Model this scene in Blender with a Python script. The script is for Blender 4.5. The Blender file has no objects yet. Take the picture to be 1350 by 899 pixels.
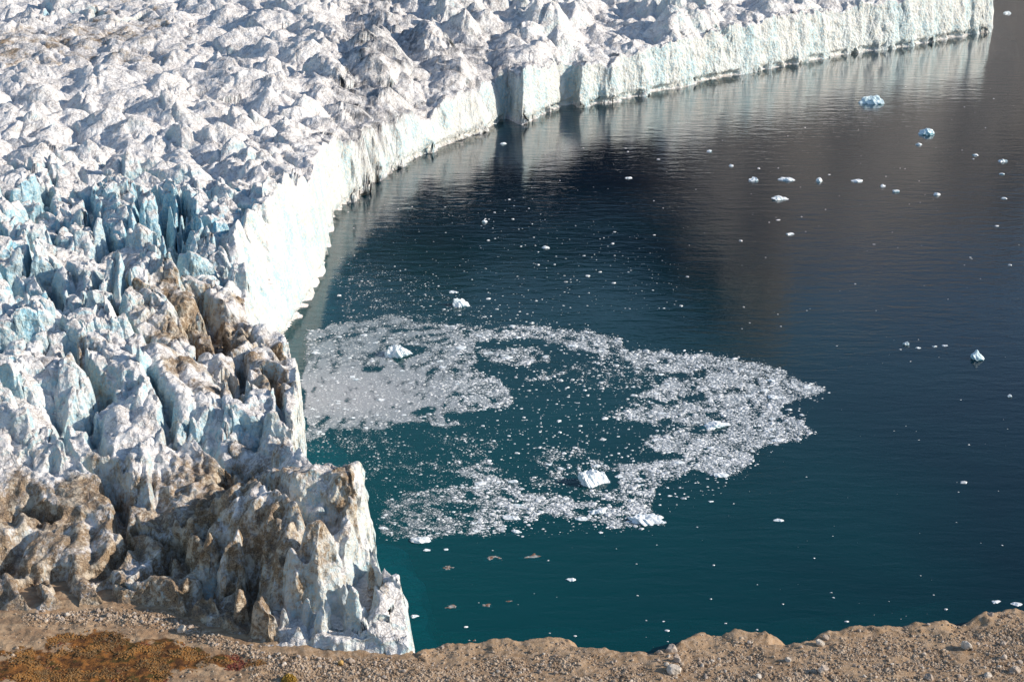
import bpy, math, random
import numpy as np
R = math.radians
C = bpy.context.scene.collection
SC = bpy.context.scene

# ------------------------------------------------------------------ camera
CAM_H, PITCH, F, CX, CY = 300.0, 20.0, 2400.0, 675.0, 449.5
cd = bpy.data.cameras.new('camera'); cam = bpy.data.objects.new('camera', cd); C.objects.link(cam)
cam.location = (0, 0, CAM_H); cam.rotation_euler = (R(90-PITCH), 0, 0)
cd.sensor_width = 36; cd.lens = 36*F/1350; cd.clip_start = 1; cd.clip_end = 30000
SC.camera = cam
# ------------------------------------------------------------------ light
SUN_EL, SUN_DIR = 25.0, (0.99, -0.13)          # horizontal direction towards the sun
sx, sy = SUN_DIR; n = math.hypot(sx, sy); sx /= n; sy /= n
w = bpy.data.worlds.new('World'); SC.world = w; w.use_nodes = True
wn = w.node_tree.nodes; wl = w.node_tree.links
sky = wn.new('ShaderNodeTexSky'); sky.sky_type = 'NISHITA'; sky.sun_disc = False
sky.sun_elevation = R(SUN_EL); sky.sun_rotation = math.atan2(sx, sy); sky.air_density = 1.25; sky.dust_density = 0.2; sky.ozone_density = 2.6
wl.new(sky.outputs[0], wn['Background'].inputs[0]); wn['Background'].inputs[1].default_value = 0.115
ld = bpy.data.lights.new('sun', 'SUN'); ld.energy = 4.5; ld.angle = R(0.55); ld.color = (1.0, 0.90, 0.76)
lo = bpy.data.objects.new('sun', ld); C.objects.link(lo)
from mathutils import Vector
tos = Vector((sx*math.cos(R(SUN_EL)), sy*math.cos(R(SUN_EL)), math.sin(R(SUN_EL))))
lo.rotation_euler = tos.to_track_quat('Z', 'Y').to_euler(); lo.location = (400, -100, 500)
SC.view_settings.view_transform = 'Standard'; SC.view_settings.look = 'None'
SC.view_settings.exposure = 0.27; SC.view_settings.gamma = 1.0
SC.cycles.max_bounces = 6; SC.cycles.diffuse_bounces = 3; SC.cycles.transparent_max_bounces = 6

# ------------------------------------------------------------------ maths helpers
sP, cP = math.sin(R(PITCH)), math.cos(R(PITCH))
def unproj(px, py, z=0.0):
    u = (np.asarray(px, float)-CX)/F; v = (CY-np.asarray(py, float))/F
    dy = cP + v*sP; dz = -sP + v*cP
    t = (z-CAM_H)/dz
    return u*t, dy*t
def proj(x, y, z=0.0):
    zz = z-CAM_H
    f = y*cP - zz*sP; u = y*sP + zz*cP
    return CX + F*x/f, CY - F*u/f
_rg = np.random.RandomState(5)
_perm = np.concatenate([_rg.permutation(4096)]*3).astype(np.int32)
_ga = _rg.rand(4096)*2*math.pi
_gx = np.cos(_ga).astype(np.float32); _gy = np.sin(_ga).astype(np.float32)
_rv = _rg.rand(8, 4096).astype(np.float32)
def hsh(i, j, s=0):
    return _perm[_perm[(i + s*57) & 4095] + (j & 4095)]
def perlin(x, y, s=0):
    xi = np.floor(x); yi = np.floor(y)
    fx = (x-xi).astype(np.float32); fy = (y-yi).astype(np.float32)
    i = xi.astype(np.int32); j = yi.astype(np.int32)
    u = fx*fx*fx*(fx*(fx*6-15)+10); v = fy*fy*fy*(fy*(fy*6-15)+10)
    h = hsh(i, j, s); a = _gx[h]*fx + _gy[h]*fy
    h = hsh(i+1, j, s); b = _gx[h]*(fx-1) + _gy[h]*fy
    h = hsh(i, j+1, s); c = _gx[h]*fx + _gy[h]*(fy-1)
    h = hsh(i+1, j+1, s); d = _gx[h]*(fx-1) + _gy[h]*(fy-1)
    a += (b-a)*u; c += (d-c)*u
    return (a + (c-a)*v)*1.5
def fbm(x, y, o, s=0, g=0.5):
    r = 0; a = 1.0
    for k in range(o):
        r = r + a*perlin(x, y, s+k); x = x*2.03+11.3; y = y*2.03-7.1; a *= g
    return r
def ridged(x, y, o, s=0, g=0.5):
    r = 0; a = 1.0
    for k in range(o):
        r = r + a*(1-2*np.abs(perlin(x, y, s+k))); x = x*2.1+3.3; y = y*2.1-9.1; a *= g
    return r
def sm(x, a, b):
    t = np.clip((x-a)/(b-a), 0, 1); return t*t*(3-2*t)
def pyramids(x, y, S, s, slope=0.8, hv=0.5, an=0.0, el=1.6):
    """max of many facetted peaks: crisp crests, creases between them"""
    ca, sa = math.cos(an), math.sin(an)
    X = (x*ca + y*sa)/(S*el); Y = (-x*sa + y*ca)/S
    i0 = np.floor(X).astype(np.int32); j0 = np.floor(Y).astype(np.int32)
    out = np.full(x.shape, -99, np.float32)
    for di in (-1, 0, 1):
        for dj in (-1, 0, 1):
            h = hsh(i0+di, j0+dj, s)
            cx = i0+di+0.15+0.7*_rv[0, h]; cy = j0+dj+0.15+0.7*_rv[1, h]
            dx = (X-cx)*el; dy = (Y-cy)
            t = _rv[2, h]*0.8-0.4
            c, q = np.cos(t), np.sin(t)
            a = dx*c+dy*q; b = -dx*q+dy*c
            k = 0.7+0.9*_rv[4, h]
            m = np.maximum(np.maximum(a*(1.2-0.5*_rv[5, h])*k*0.75, -a*(0.8+1.0*_rv[6, h])*k*0.75),
                           np.maximum(b*k*(0.8+0.5*_rv[6, h]), -b*k*(0.8+0.5*_rv[5, h])))
            m2 = np.maximum(np.abs(a*0.75+b*0.65), np.abs(a*0.75-b*0.65))*k*0.9
            m = np.maximum(m, m2)
            v = (_rv[3, h]-0.5)*hv - m*slope
            np.maximum(out, v, out=out)
    return out*S
def blocks(x, y, S, s, an=0.0, el=1.5):
    """F1, F2-F1, a random height and a random tilt plane per block"""
    ca, sa = math.cos(an), math.sin(an)
    X = (x*ca + y*sa)/(S*el); Y = (-x*sa + y*ca)/S
    i0 = np.floor(X).astype(np.int32); j0 = np.floor(Y).astype(np.int32)
    f1 = np.full(x.shape, 9, np.float32); f2 = f1.copy(); idh = np.zeros(x.shape, np.int32)
    lx = np.zeros(x.shape, np.float32); ly = lx.copy()
    for di in (-1, 0, 1):
        for dj in (-1, 0, 1):
            h = hsh(i0+di, j0+dj, s)
            dx = (X-(i0+di+0.1+0.8*_rv[0, h])).astype(np.float32); dy = (Y-(j0+dj+0.1+0.8*_rv[1, h])).astype(np.float32)
            d = np.sqrt(dx*dx+dy*dy)
            nearer = d < f1
            f2 = np.where(nearer, f1, np.minimum(f2, d)); f1 = np.where(nearer, d, f1)
            idh = np.where(nearer, h, idh); lx = np.where(nearer, dx, lx); ly = np.where(nearer, dy, ly)
    tilt = lx*el*(_rv[2, idh]-0.5) + ly*(_rv[4, idh]-0.5)
    return f1, f2-f1, _rv[3, idh], tilt*S
def seg_dist(x, y, P, vals=None, signed=None):
    """distance to polyline P and interpolated values at the nearest point"""
    best = np.full(x.shape, 1e9, np.float32); npx = np.zeros(x.shape, np.float32); npy = npx.copy(); val = np.zeros(x.shape, np.float32); v2 = val.copy()
    for k in range(len(P)-1):
        ax, ay = P[k]; bx, by = P[k+1]; dx, dy = bx-ax, by-ay; L = dx*dx+dy*dy+1e-9
        t = np.clip(((x-ax)*dx+(y-ay)*dy)/L, 0, 1)
        d = np.hypot(x-ax-t*dx, y-ay-t*dy); m = d < best
        best = np.where(m, d, best)
        if signed: npx = np.where(m, ax+t*dx, npx); npy = np.where(m, ay+t*dy, npy)
        if vals is not None:
            val = np.where(m, vals[k][0]+(vals[k+1][0]-vals[k][0])*t, val)
            v2 = np.where(m, vals[k][1]+(vals[k+1][1]-vals[k][1])*t, v2)
    if signed: return best, npx, npy
    return best, val, v2
def inside(x, y, P):
    r = np.zeros(x.shape, bool); nP = len(P)
    for k in range(nP):
        ax, ay = P[k]; bx, by = P[(k+1) % nP]
        if ay == by: continue
        c = ((ay > y) != (by > y)) & (x < (bx-ax)*(y-ay)/(by-ay)+ax)
        r ^= c
    return r

# ------------------------------------------------------------------ object helpers
def make_mesh(name, V, Fq=None, Ft=None, smooth=True):
    me = bpy.data.meshes.new(name)
    nq = 0 if Fq is None else len(Fq); nt = 0 if Ft is None else len(Ft)
    me.vertices.add(len(V)); me.vertices.foreach_set('co', np.asarray(V, np.float32).ravel())
    loops = []; starts = []; 
    if nq: loops.append(np.asarray(Fq, np.int32).ravel()); starts.append(np.arange(nq)*4)
    if nt: loops.append(np.asarray(Ft, np.int32).ravel()); starts.append(nq*4+np.arange(nt)*3)
    L = np.concatenate(loops); S = np.concatenate(starts).astype(np.int32)
    me.loops.add(len(L)); me.loops.foreach_set('vertex_index', L)
    me.polygons.add(nq+nt); me.polygons.foreach_set('loop_start', S)
    me.polygons.foreach_set('use_smooth', np.full(nq+nt, smooth))
    me.update(calc_edges=True)
    return me
def attr(me, name, a):
    at = me.attributes.new(name, 'FLOAT', 'POINT'); at.data.foreach_set('value', np.asarray(a, np.float32).ravel())
def link(name, me, mat=None, parent=None, loc=None, **kw):
    o = bpy.data.objects.new(name, me); C.objects.link(o)
    if mat is not None and len(me.materials) == 0: me.materials.append(mat)
    if parent is not None: o.parent = parent
    if loc is not None: o.location = loc
    for k, v in kw.items(): o[k] = v
    return o
class NT:
    """small node-tree writer"""
    def __init__(s, name):
        s.m = bpy.data.materials.new(name); s.m.use_nodes = True
        s.t = s.m.node_tree; s.n = s.t.nodes; s.l = s.t.links
        s.b = s.n['Principled BSDF']; s.out = s.n['Material Output']
    def put(s, sock, v):
        if hasattr(v, 'is_output'): s.l.new(v, sock)
        elif isinstance(v, (tuple, list)): sock.default_value = (*v, 1) if len(v) == 3 and len(sock.default_value) == 4 else v
        else: sock.default_value = v
    def math(s, op, a, b=0.0, c=0.0, clamp=False):
        x = s.n.new('ShaderNodeMath'); x.operation = op; x.use_clamp = clamp
        s.put(x.inputs[0], a); s.put(x.inputs[1], b); s.put(x.inputs[2], c); return x.outputs[0]
    def mix(s, f, a, b, mode='MIX'):
        x = s.n.new('ShaderNodeMix'); x.data_type = 'RGBA'; x.blend_type = mode
        s.put(x.inputs[0], f); s.put(x.inputs[6], a); s.put(x.inputs[7], b); return x.outputs[2]
    def ramp(s, v, a, b, lo=0.0, hi=1.0, smooth=True):
        x = s.n.new('ShaderNodeMapRange'); x.interpolation_type = 'SMOOTHSTEP' if smooth else 'LINEAR'
        s.put(x.inputs[0], v); x.inputs[1].default_value = a; x.inputs[2].default_value = b
        x.inputs[3].default_value = lo; x.inputs[4].default_value = hi; return x.outputs[0]
    def attr(s, name):
        x = s.n.new('ShaderNodeAttribute'); x.attribute_name = name; return x.outputs['Fac']
    def pos(s, scale=(1, 1, 1), rot=(0, 0, 0), obj=False):
        g = s.n.new('ShaderNodeTexCoord').outputs['Object'] if obj else s.n.new('ShaderNodeNewGeometry').outputs['Position']
        x = s.n.new('ShaderNodeMapping'); s.l.new(g, x.inputs[0])
        x.inputs['Scale'].default_value = scale; x.inputs['Rotation'].default_value = rot; return x.outputs[0]
    def noise(s, vec, scale, detail=4, rough=0.55, dist=0.0, typ='FBM'):
        x = s.n.new('ShaderNodeTexNoise'); x.noise_type = typ; s.l.new(vec, x.inputs['Vector'])
        x.inputs['Scale'].default_value = scale; x.inputs['Detail'].default_value = detail
        x.inputs['Roughness'].default_value = rough; x.inputs['Distortion'].default_value = dist; return x.outputs['Fac']
    def vor(s, vec, scale, feat='DISTANCE_TO_EDGE', rnd=1.0):
        x = s.n.new('ShaderNodeTexVoronoi'); x.feature = feat; s.l.new(vec, x.inputs['Vector'])
        x.inputs['Scale'].default_value = scale; x.inputs['Randomness'].default_value = rnd
        return x.outputs['Distance'] if feat != 'COLOR' else x.outputs['Color']
    def bump(s, h, strength=0.5, dist=1.0, normal=None):
        x = s.n.new('ShaderNodeBump'); s.l.new(h, x.inputs['Height']); x.inputs['Strength'].default_value = strength
        x.inputs['Distance'].default_value = dist
        if normal is not None: s.l.new(normal, x.inputs['Normal'])
        return x.outputs[0]
    def nz(s):
        g = s.n.new('ShaderNodeNewGeometry'); x = s.n.new('ShaderNodeSeparateXYZ'); s.l.new(g.outputs['Normal'], x.inputs[0]); return x.outputs[2]
    def z(s):
        g = s.n.new('ShaderNodeNewGeometry'); x = s.n.new('ShaderNodeSeparateXYZ'); s.l.new(g.outputs['Position'], x.inputs[0]); return x.outputs[2]
    def warp(s, vec, scale, amt):
        x = s.n.new('ShaderNodeTexNoise'); s.l.new(vec, x.inputs['Vector']); x.inputs['Scale'].default_value = scale; x.inputs['Detail'].default_value = 3
        a = s.n.new('ShaderNodeVectorMath'); a.operation = 'SCALE'; s.l.new(x.outputs['Color'], a.inputs[0]); a.inputs['Scale'].default_value = amt
        b = s.n.new('ShaderNodeVectorMath'); b.operation = 'ADD'; s.l.new(vec, b.inputs[0]); s.l.new(a.outputs[0], b.inputs[1]); return b.outputs[0]

# ------------------------------------------------------------------ traced lines (pixel -> world ground)
FRONT = [  # waterline px,py | cliff height, batter width
 (1308,-75,44,7),(1309,-10,44,7),(1308,42,42,5),(1280,47,44,6),(1250,52,44,6),(1200,62,44,6),(1150,68,44,6),(1100,75,43,6),(1070,82,42,6),(1040,87,40,6),(1000,95,38,6),
 (930,108,36,6),(880,120,34,6),(850,128,32,6),(828,130,31,6),(812,137,31,6),(790,138,30,5),(765,143,30,5),(755,139,30,6),(744,141,31,6),(735,146,33,5),(718,150,34,5),(706,158,38,5),(695,165,37,4),(686,166,36,5),(668,158,38,8),
 (650,171,34,9),(620,183,32,9),(600,190,32,8),(575,200,32,8),(555,208,32,8),(530,222,34,8),(510,233,38,8),(500,240,42,8),(492,254,44,8),(478,262,46,7),(460,270,50,7),(450,283,54,7),
 (441,295,56,7),(437,320,58,8),(433,350,60,8),(424,368,60,10),(417,380,60,13),(411,396,61,15),(403,410,61,17),(394,428,60,19),(381,448,58,21),(364,464,55,18),(350,480,48,7),
 (345,505,43,4),(352,535,40,4),(370,552,38,4),(388,562,38,3),(400,574,39,2.5),(404,590,40,2.5),(404,640,38,2.5),(404,690,38,2.5),(408,712,40,3),(432,722,43,4),(468,730,45,4),(492,750,43,4),(502,782,38,5),(510,801,32,5),(523,821,26,4),(538,843,20,3),(552,867,12,3),(551,885,8,3),(552,905,4,3)]
FRONT = [(p[0], p[1], p[2]*(0.85 if 420 < p[0] < 690 and p[1] < 345 else 1.0), p[3]) for p in FRONT]
fx, fy = unproj([p[0] for p in FRONT], [p[1] for p in FRONT]); 
# refine with a little roughness
fp = []; fv = []
for k in range(len(FRONT)-1):
    L = math.hypot(fx[k+1]-fx[k], fy[k+1]-fy[k]); m = max(1, int(L/14))
    for t in range(m):
        q = t/m; X = fx[k]+(fx[k+1]-fx[k])*q; Y = fy[k]+(fy[k+1]-fy[k])*q
        if t > 0:
            X += 2.2*float(perlin(np.array([X/17.]), np.array([Y/17.]), 3)[0]); Y += 2.2*float(perlin(np.array([X/17.]), np.array([Y/17.]), 4)[0])
        fp.append((X, Y)); fv.append((FRONT[k][2]+(FRONT[k+1][2]-FRONT[k][2])*q, FRONT[k][3]+(FRONT[k+1][3]-FRONT[k][3])*q))
fp.append((fx[-1], fy[-1])); fv.append(FRONT[-1][2:])
GPOLY = fp + [(-60, 380), (-900, 300), (-1600, 2900), (430+250, 2900), (fx[0], fy[0])]
ZM = 6.0
MORLINE = [(-260,800),(-120,803),(0,806),(60,809),(130,800),(160,798),(220,805),(260,822),(300,842),(345,857),(430,864),(500,866),(549,867)]
CREST = [(549,867),(585,851),(600,853),(640,850),(680,849),(740,844),(748,846),(755,853),(775,858),(810,862),(858,864),(875,858),(893,858),(900,850),(915,840),(928,834),(937,840),(955,838),(970,835),(1010,837),(1014,850),(1040,850),(1060,848),(1078,843),(1082,840),(1100,834),(1120,829),(1180,826),(1240,823),(1278,823),(1290,816),(1306,810),(1330,804),(1345,803),(1360,806),(1450,800),(1600,790)]
mlx, mly = unproj([p[0] for p in MORLINE], [p[1] for p in MORLINE], ZM); MOR = list(zip(mlx, mly))
crx, cry = unproj([p[0] for p in CREST], [p[1] for p in CREST], ZM); CRE = list(zip(crx, cry))

# control points of the glacier surface: px, py, z | peak, block, lump amplitude | dirt | blue
CT = [
 (-120,-60,85,10,1,1,.15,.2),(-120,80,70,9,1,2,.45,.1),(-120,200,62,9,2,1,.1,.3),(-150,320,60,3,9,1,.1,.8),(-150,450,54,1,10,2,.1,.8),(-150,600,46,1,5,5,.3,.3),(-150,720,26,0,2,6,.8,0),(-150,790,12,0,1,5,1,0),
 (0,0,78,8,1,1,.2,.3),(80,15,76,8,2,1,.1,.7),(300,0,70,9,1,1,.15,.3),(600,0,66,15,1,1,.2,.3),(720,10,62,17,1,1,.3,.3),(900,0,56,18,1,1,.2,.3),(1060,-20,48,12,1,1,.1,.2),(1200,-25,46,10,1,1,.1,.2),
 (0,60,68,4,1,2,.6,.1),(100,45,66,3,1,2,.65,.1),(180,60,64,4,1,2,.5,.1),(300,100,56,9,1,1,.1,.2),(400,20,62,9,1,1,.2,.2),(500,60,56,11,1,1,.15,.2),(600,60,50,9,1,1,.2,.2),(700,60,44,9,1,1,.2,.2),(800,70,38,6,1,1,.2,.2),(850,50,42,9,1,1,.2,.2),(960,35,40,8,1,1,.1,.2),(1080,12,42,6,1,1,.1,.2),(1180,0,44,5,1,1,0,.2),
 (0,120,62,8,1,1,.12,.2),(150,110,60,8,1,1,.15,.2),(0,180,60,9,1,1,.1,.3),(130,170,58,11,1,1,.08,.3),(260,160,56,11,1,1,.08,.3),(400,142,48,10,1,1,.1,.3),(480,132,40,8,1,1,.12,.2),(560,146,29,6,1,1,.12,.2),(640,119,28,5,1,1,.15,.2),(700,85,40,4,1,1,.1,.2),(780,84,33,4,1,1,.1,.2),
 (0,225,62,7,4,1,.08,.5),(130,225,61,10,3,1,.08,.4),(260,220,60,11,2,1,.08,.4),(350,225,60,9,2,1,.1,.5),(425,213,49,3,1,1,.25,.3),(450,204,45,2,1,1,.6,.2),(482,181,37,3,1,1,.2,.2),(520,166,31,4,1,1,.12,.2),
 (0,290,56,3,9,1,.08,.9),(90,290,60,3,9,1,.08,.9),(160,290,56,2,11,1,.1,1.),(230,290,52,1,12,1,.1,1.),(290,290,54,1,10,1,.12,1.),(330,265,60,2,5,1,.1,.8),(370,250,60,2,3,1,.1,.4),
 (20,360,54,1,10,2,.1,.9),(100,350,58,1,8,4,.1,.5),(180,350,52,1,11,2,.4,.7),(250,350,50,1,12,2,.35,.9),(300,350,50,1,9,2,.2,.7),
 (40,430,50,1,9,3,.15,.9),(130,430,50,1,8,4,.1,.6),(200,430,46,1,8,3,.6,.4),(260,430,40,0,6,3,.95,.1),(300,440,40,0,5,3,.9,.1),(350,440,42,0,5,2,.4,.4),
 (0,500,48,1,9,3,.1,.8),(100,490,46,0,8,4,.5,.5),(180,490,48,0,9,4,.25,.6),(250,500,40,0,6,4,.75,.3),(310,500,34,0,5,4,.95,.0),(350,490,38,0,5,3,.7,.2),(390,480,39,0,4,2,.6,.2),
 (0,570,44,0,7,4,.1,.5),(90,560,46,0,8,3,.1,.7),(180,560,42,0,6,4,.15,.5),(250,560,36,0,9,2,.1,.9),(310,550,36,0,9,2,.05,.9),(350,550,38,0,7,2,.2,.6),(395,540,38,0,5,2,.3,.3),(395,590,38,0,6,2,.35,.3),
 (0,630,36,0,3,6,.5,.2),(100,600,42,0,4,6,.15,.4),(180,600,44,0,3,5,.25,.2),(250,610,40,0,3,5,.35,.2),(330,610,34,0,3,5,.7,.1),(385,615,34,0,2,2,.3,.2),
 (0,690,24,0,4,5,.9,0),(90,680,30,0,5,5,.7,.1),(160,690,26,0,4,5,.6,.1),(230,670,34,0,2,5,.35,.1),(310,680,28,0,2,5,.9,0),(362,650,28,0,1,2,.35,.1),
 (430,608,48,0,1,1,.15,.1),(472,640,44,0,1,1,.3,.2),(400,700,22,0,4,4,.4,.1),(492,700,33,0,4,2,.25,.5),(520,760,26,0,4,2,.25,.3),(455,750,9,0,4,4,.8,.0),(420,790,7,0,4,3,.5,.1),(480,805,10,0,5,3,.3,.3),(535,800,18,0,4,2,.4,.2),(545,840,12,0,3,1,.1,.2),
 (0,750,12,0,4,5,1,0),(100,760,9,0,4,6,1,0),(200,750,12,0,4,6,.9,0),(280,760,10,0,4,5,.9,0),(350,770,11,0,4,4,.6,0),(300,820,9,0,2,3,1,0),(380,830,7,0,3,2,.3,.1),(460,840,8,0,3,2,.1,.2),
 (0,800,8,0,1,2,1,0),(150,795,8,0,1,2,1,0)]
CT = [list(c) for c in CT]
def lowz(px, py, z):      # the marginal ice steps down towards the moraine
    lim = float(np.interp(py, [470, 560, 600, 650, 700, 750, 800], [50, 37, 29, 23, 17.5, 12.5, 8]))
    k = float(np.interp(px, [355, 400], [1, 0])); return min(z, lim*k+60*(1-k))
for c in CT: c[2] = lowz(c[0], c[1], c[2])
for c in CT:
    if 590 < c[1] < 775 and c[0] < 400: c[2] -= 3; c[5] *= 0.6; c[4] = min(c[4], 1.6)-1.0
    if c[1] > 590: c[3] = 1.8 if c[0] < 400 else 0.8; c[6] = min(1.1, c[6]*1.3+0.06); c[4] += 1.5 if c[0] < 400 or c[1] > 760 else 0
    if c[1] > 235 and c[1] <= 590: c[3] = max(c[3], 2); c[4] *= 1.15
for c in CT:
    if c[1] > 595 and c[0] > 330: c[4] = min(c[4], 1.5); c[3] = 0.4; c[5] = min(c[5], 2)
    if c[1] > 600 and c[0] <= 330: c[6] = min(1.15, c[6]+0.1)
CTA = np.array(CT, float); cgx, cgy = unproj(CTA[:,0], CTA[:,1], CTA[:,2]); cpx, cpy = proj(cgx, cgy, 0.0)
def fields(x, y):
    """smooth control fields, interpolated on a coarse lattice"""
    px, py = proj(x, y, 0.0)
    num = np.zeros((6,)+x.shape, np.float32); den = np.zeros(x.shape, np.float32)
    for k in range(len(CTA)):
        wgt = 1.0/(((px-cpx[k])**2 + ((py-cpy[k])*1.15)**2 + 260.0)**1.9)*1e6
        den += wgt
        for q in range(6): num[q] += wgt*CTA[k, 2+q]
    return num/den
# individual forms: crest from (px,py,z) to (px,py,z), half width m, sharpness, dirt (or None)
FORMS = [
 # peaks and spines of the middle zone
 (60,262,66, 95,285,60, 12,.9),(135,262,66, 175,300,58, 10,1.),(190,255,68, 235,300,62, 11,1.1),
 (262,285,62, 285,310,58, 8,1.0),(300,285,60, 306,360,42, 11,.8),(70,330,66, 110,350,60, 20,.6),(20,300,64,40,330,60,12,.8),
 (205,350,58, 245,390,50, 9,.9),(110,370,58, 150,400,52, 10,.9),(60,395,56, 85,430,50, 9,.9),(170,330,58,215,360,50,10,.8),
 (345,378,46, 350,405,40, 7,1.6),(370,398,40, 376,440,30, 5,1.4),(330,408,42,336,430,36,4,1.4),
 (130,430,58, 165,475,52, 14,.8),(200,450,50, 240,520,44, 9,1.),(235,470,46, 290,540,38, 8,.9),(290,465,44, 300,520,34, 8,.9),
 (145,440,56, 200,540,46, 9,.9),(60,470,54,110,480,52,9,.9),(0,470,56,20,500,50,10,.8),(380,470,42, 392,500,38, 9,.9),
 (345,495,42, 340,560,30, 7,1.3),(372,530,40, 372,570,34, 5,1.2),(395,560,42, 392,600,34, 5,1.2),(300,515,40, 310,560,30, 5,1.2),(280,520,42, 275,560,34, 5,1.1),
 (155,535,46,175,565,42,6,1.1),(20,520,52,40,570,46,9,.9),
 (190,570,50, 150,610,44, 16,.6),(255,600,44, 240,660,34, 14,.7),
 (380,626,40, 458,608,49, 17,.40),(408,655,37,462,645,43,12,.45),(470,628,45, 492,680,38, 9,.5),(496,692,35, 512,735,29, 8,.6),(514,748,28, 534,795,18, 6,.7),(538,800,17,547,850,9,5,.7),
 (120,570,48,100,600,44,12,.7),
 # dirty lower zone
 (200,578,47, 262,622,43, 19,.5),(262,622,42, 318,668,31, 13,.6),(175,562,48, 100,622,38, 14,.6),(0,618,41, 98,640,38, 11,.5),(60,655,34, 178,668,34, 9,.6),(0,690,30, 80,712,26, 9,.7),
 (188,690,33, 232,742,21, 8,1.0),(318,700,32, 398,692,34, 8,.6),(345,735,24, 232,790,10, 7,.65),(255,700,33,285,725,28,7,.8),(330,655,38,345,690,32,8,.7),
 (112,760,17, 136,797,7, 5,1.2),(18,755,18, 30,800,7, 5,1.2),(62,772,13, 66,802,7, 4,1.2),(165,775,14, 182,800,7, 5,1.2),(95,690,30,105,735,22,6,1.1),(130,685,32,140,730,24,5,1.1),
 (150,690,30,165,735,20,6,.9),(290,795,11,320,822,8,5,.8),
 (345,790,12, 405,775,14, 7,.7),(400,800,12, 415,840,7, 8,.6),(450,800,13, 462,845,7, 9,.6),(495,795,16, 512,845,8, 9,.6),(370,808,10,380,845,7,4,.9),
 # far field tall peaks
 (300,190,66, 318,215,58, 16,.9),(230,195,62,240,215,56,13,.9),(160,175,64,175,190,58,13,.9),(280,165,60,295,180,55,12,.9),(370,160,56,385,175,50,11,.9),(430,70,60,440,85,55,13,.9),(425,30,66,440,40,60,14,.8),(560,25,66,570,40,58,14,.9)]
FW = []
for f in FORMS:
    f = list(f); f[2] = lowz(f[0], f[1], f[2]); f[5] = lowz(f[3], f[4], f[5])
    ax, ay = unproj(f[0], f[1], f[2]); bx, by = unproj(f[3], f[4], f[5]); FW.append((float(ax), float(ay), f[2], float(bx), float(by), f[5], f[6], f[7]))
# gashes: px,py,z .. px,py,z, half width m, depth m
CUTS = [(425,712,22,478,800,10,9,11),(150,640,36,120,612,38,3,8),(165,700,24,140,745,16,4,9),(240,715,24,215,750,16,4,9),(300,745,16,250,795,10,5,8),(30,705,22,0,740,14,5,8),(325,625,36,300,600,38,3,8),(138,620,36,150,690,24,4,9),(175,685,24,250,722,20,3,8),(88,740,14,98,792,8,4,9),(44,760,12,50,800,6,4,8),(145,765,12,152,800,6,3.5,9),(215,740,18,190,765,14,3,8),
 (330,765,14,336,812,6,5,9),(440,700,26,405,780,10,5,10),(482,715,20,474,800,8,5,11),(352,690,26,420,742,18,4,9),(280,690,26,330,640,32,2.5,7),(10,665,30,60,675,28,3,9),(480,800,8,486,840,5,3,6),(436,800,8,438,845,5,3,6),
 (70,265,45,66,310,40,4,18),(215,290,45,240,370,38,4,22),(232,295,40,250,360,32,3,18),(115,300,45,125,330,42,3,14),(180,265,50,195,330,40,3,16),(255,300,45,262,350,38,3,16),
 (70,400,38,78,450,34,3.5,18),(130,400,40,140,440,36,3,14),(225,350,40,240,400,34,3.5,16),(90,500,34,130,560,30,4,14),(200,520,34,235,590,30,3,10),
 (265,440,28,305,510,22,5,12),(320,520,24,330,570,20,3,12),(358,530,26,368,600,22,2.5,12),(300,540,24,325,590,20,3,14),
 (330,590,26,400,605,26,4,8),(290,620,26,335,690,22,3,8),(345,660,26,350,700,20,3,8),(470,700,24,500,790,14,5,12),(130,560,34,140,600,32,3,8),
 (190,20,62,150,30,62,5,14),(90,12,66,60,20,66,6,16),(120,10,66,135,24,64,5,16)]
CW = []
for f in CUTS:
    f = list(f); f[2] = lowz(f[0], f[1], f[2]); f[5] = lowz(f[3], f[4], f[5])
    ax, ay = unproj(f[0], f[1], f[2]); bx, by = unproj(f[3], f[4], f[5]); CW.append((float(ax), float(ay), float(bx), float(by), f[6], f[7]))

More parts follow.
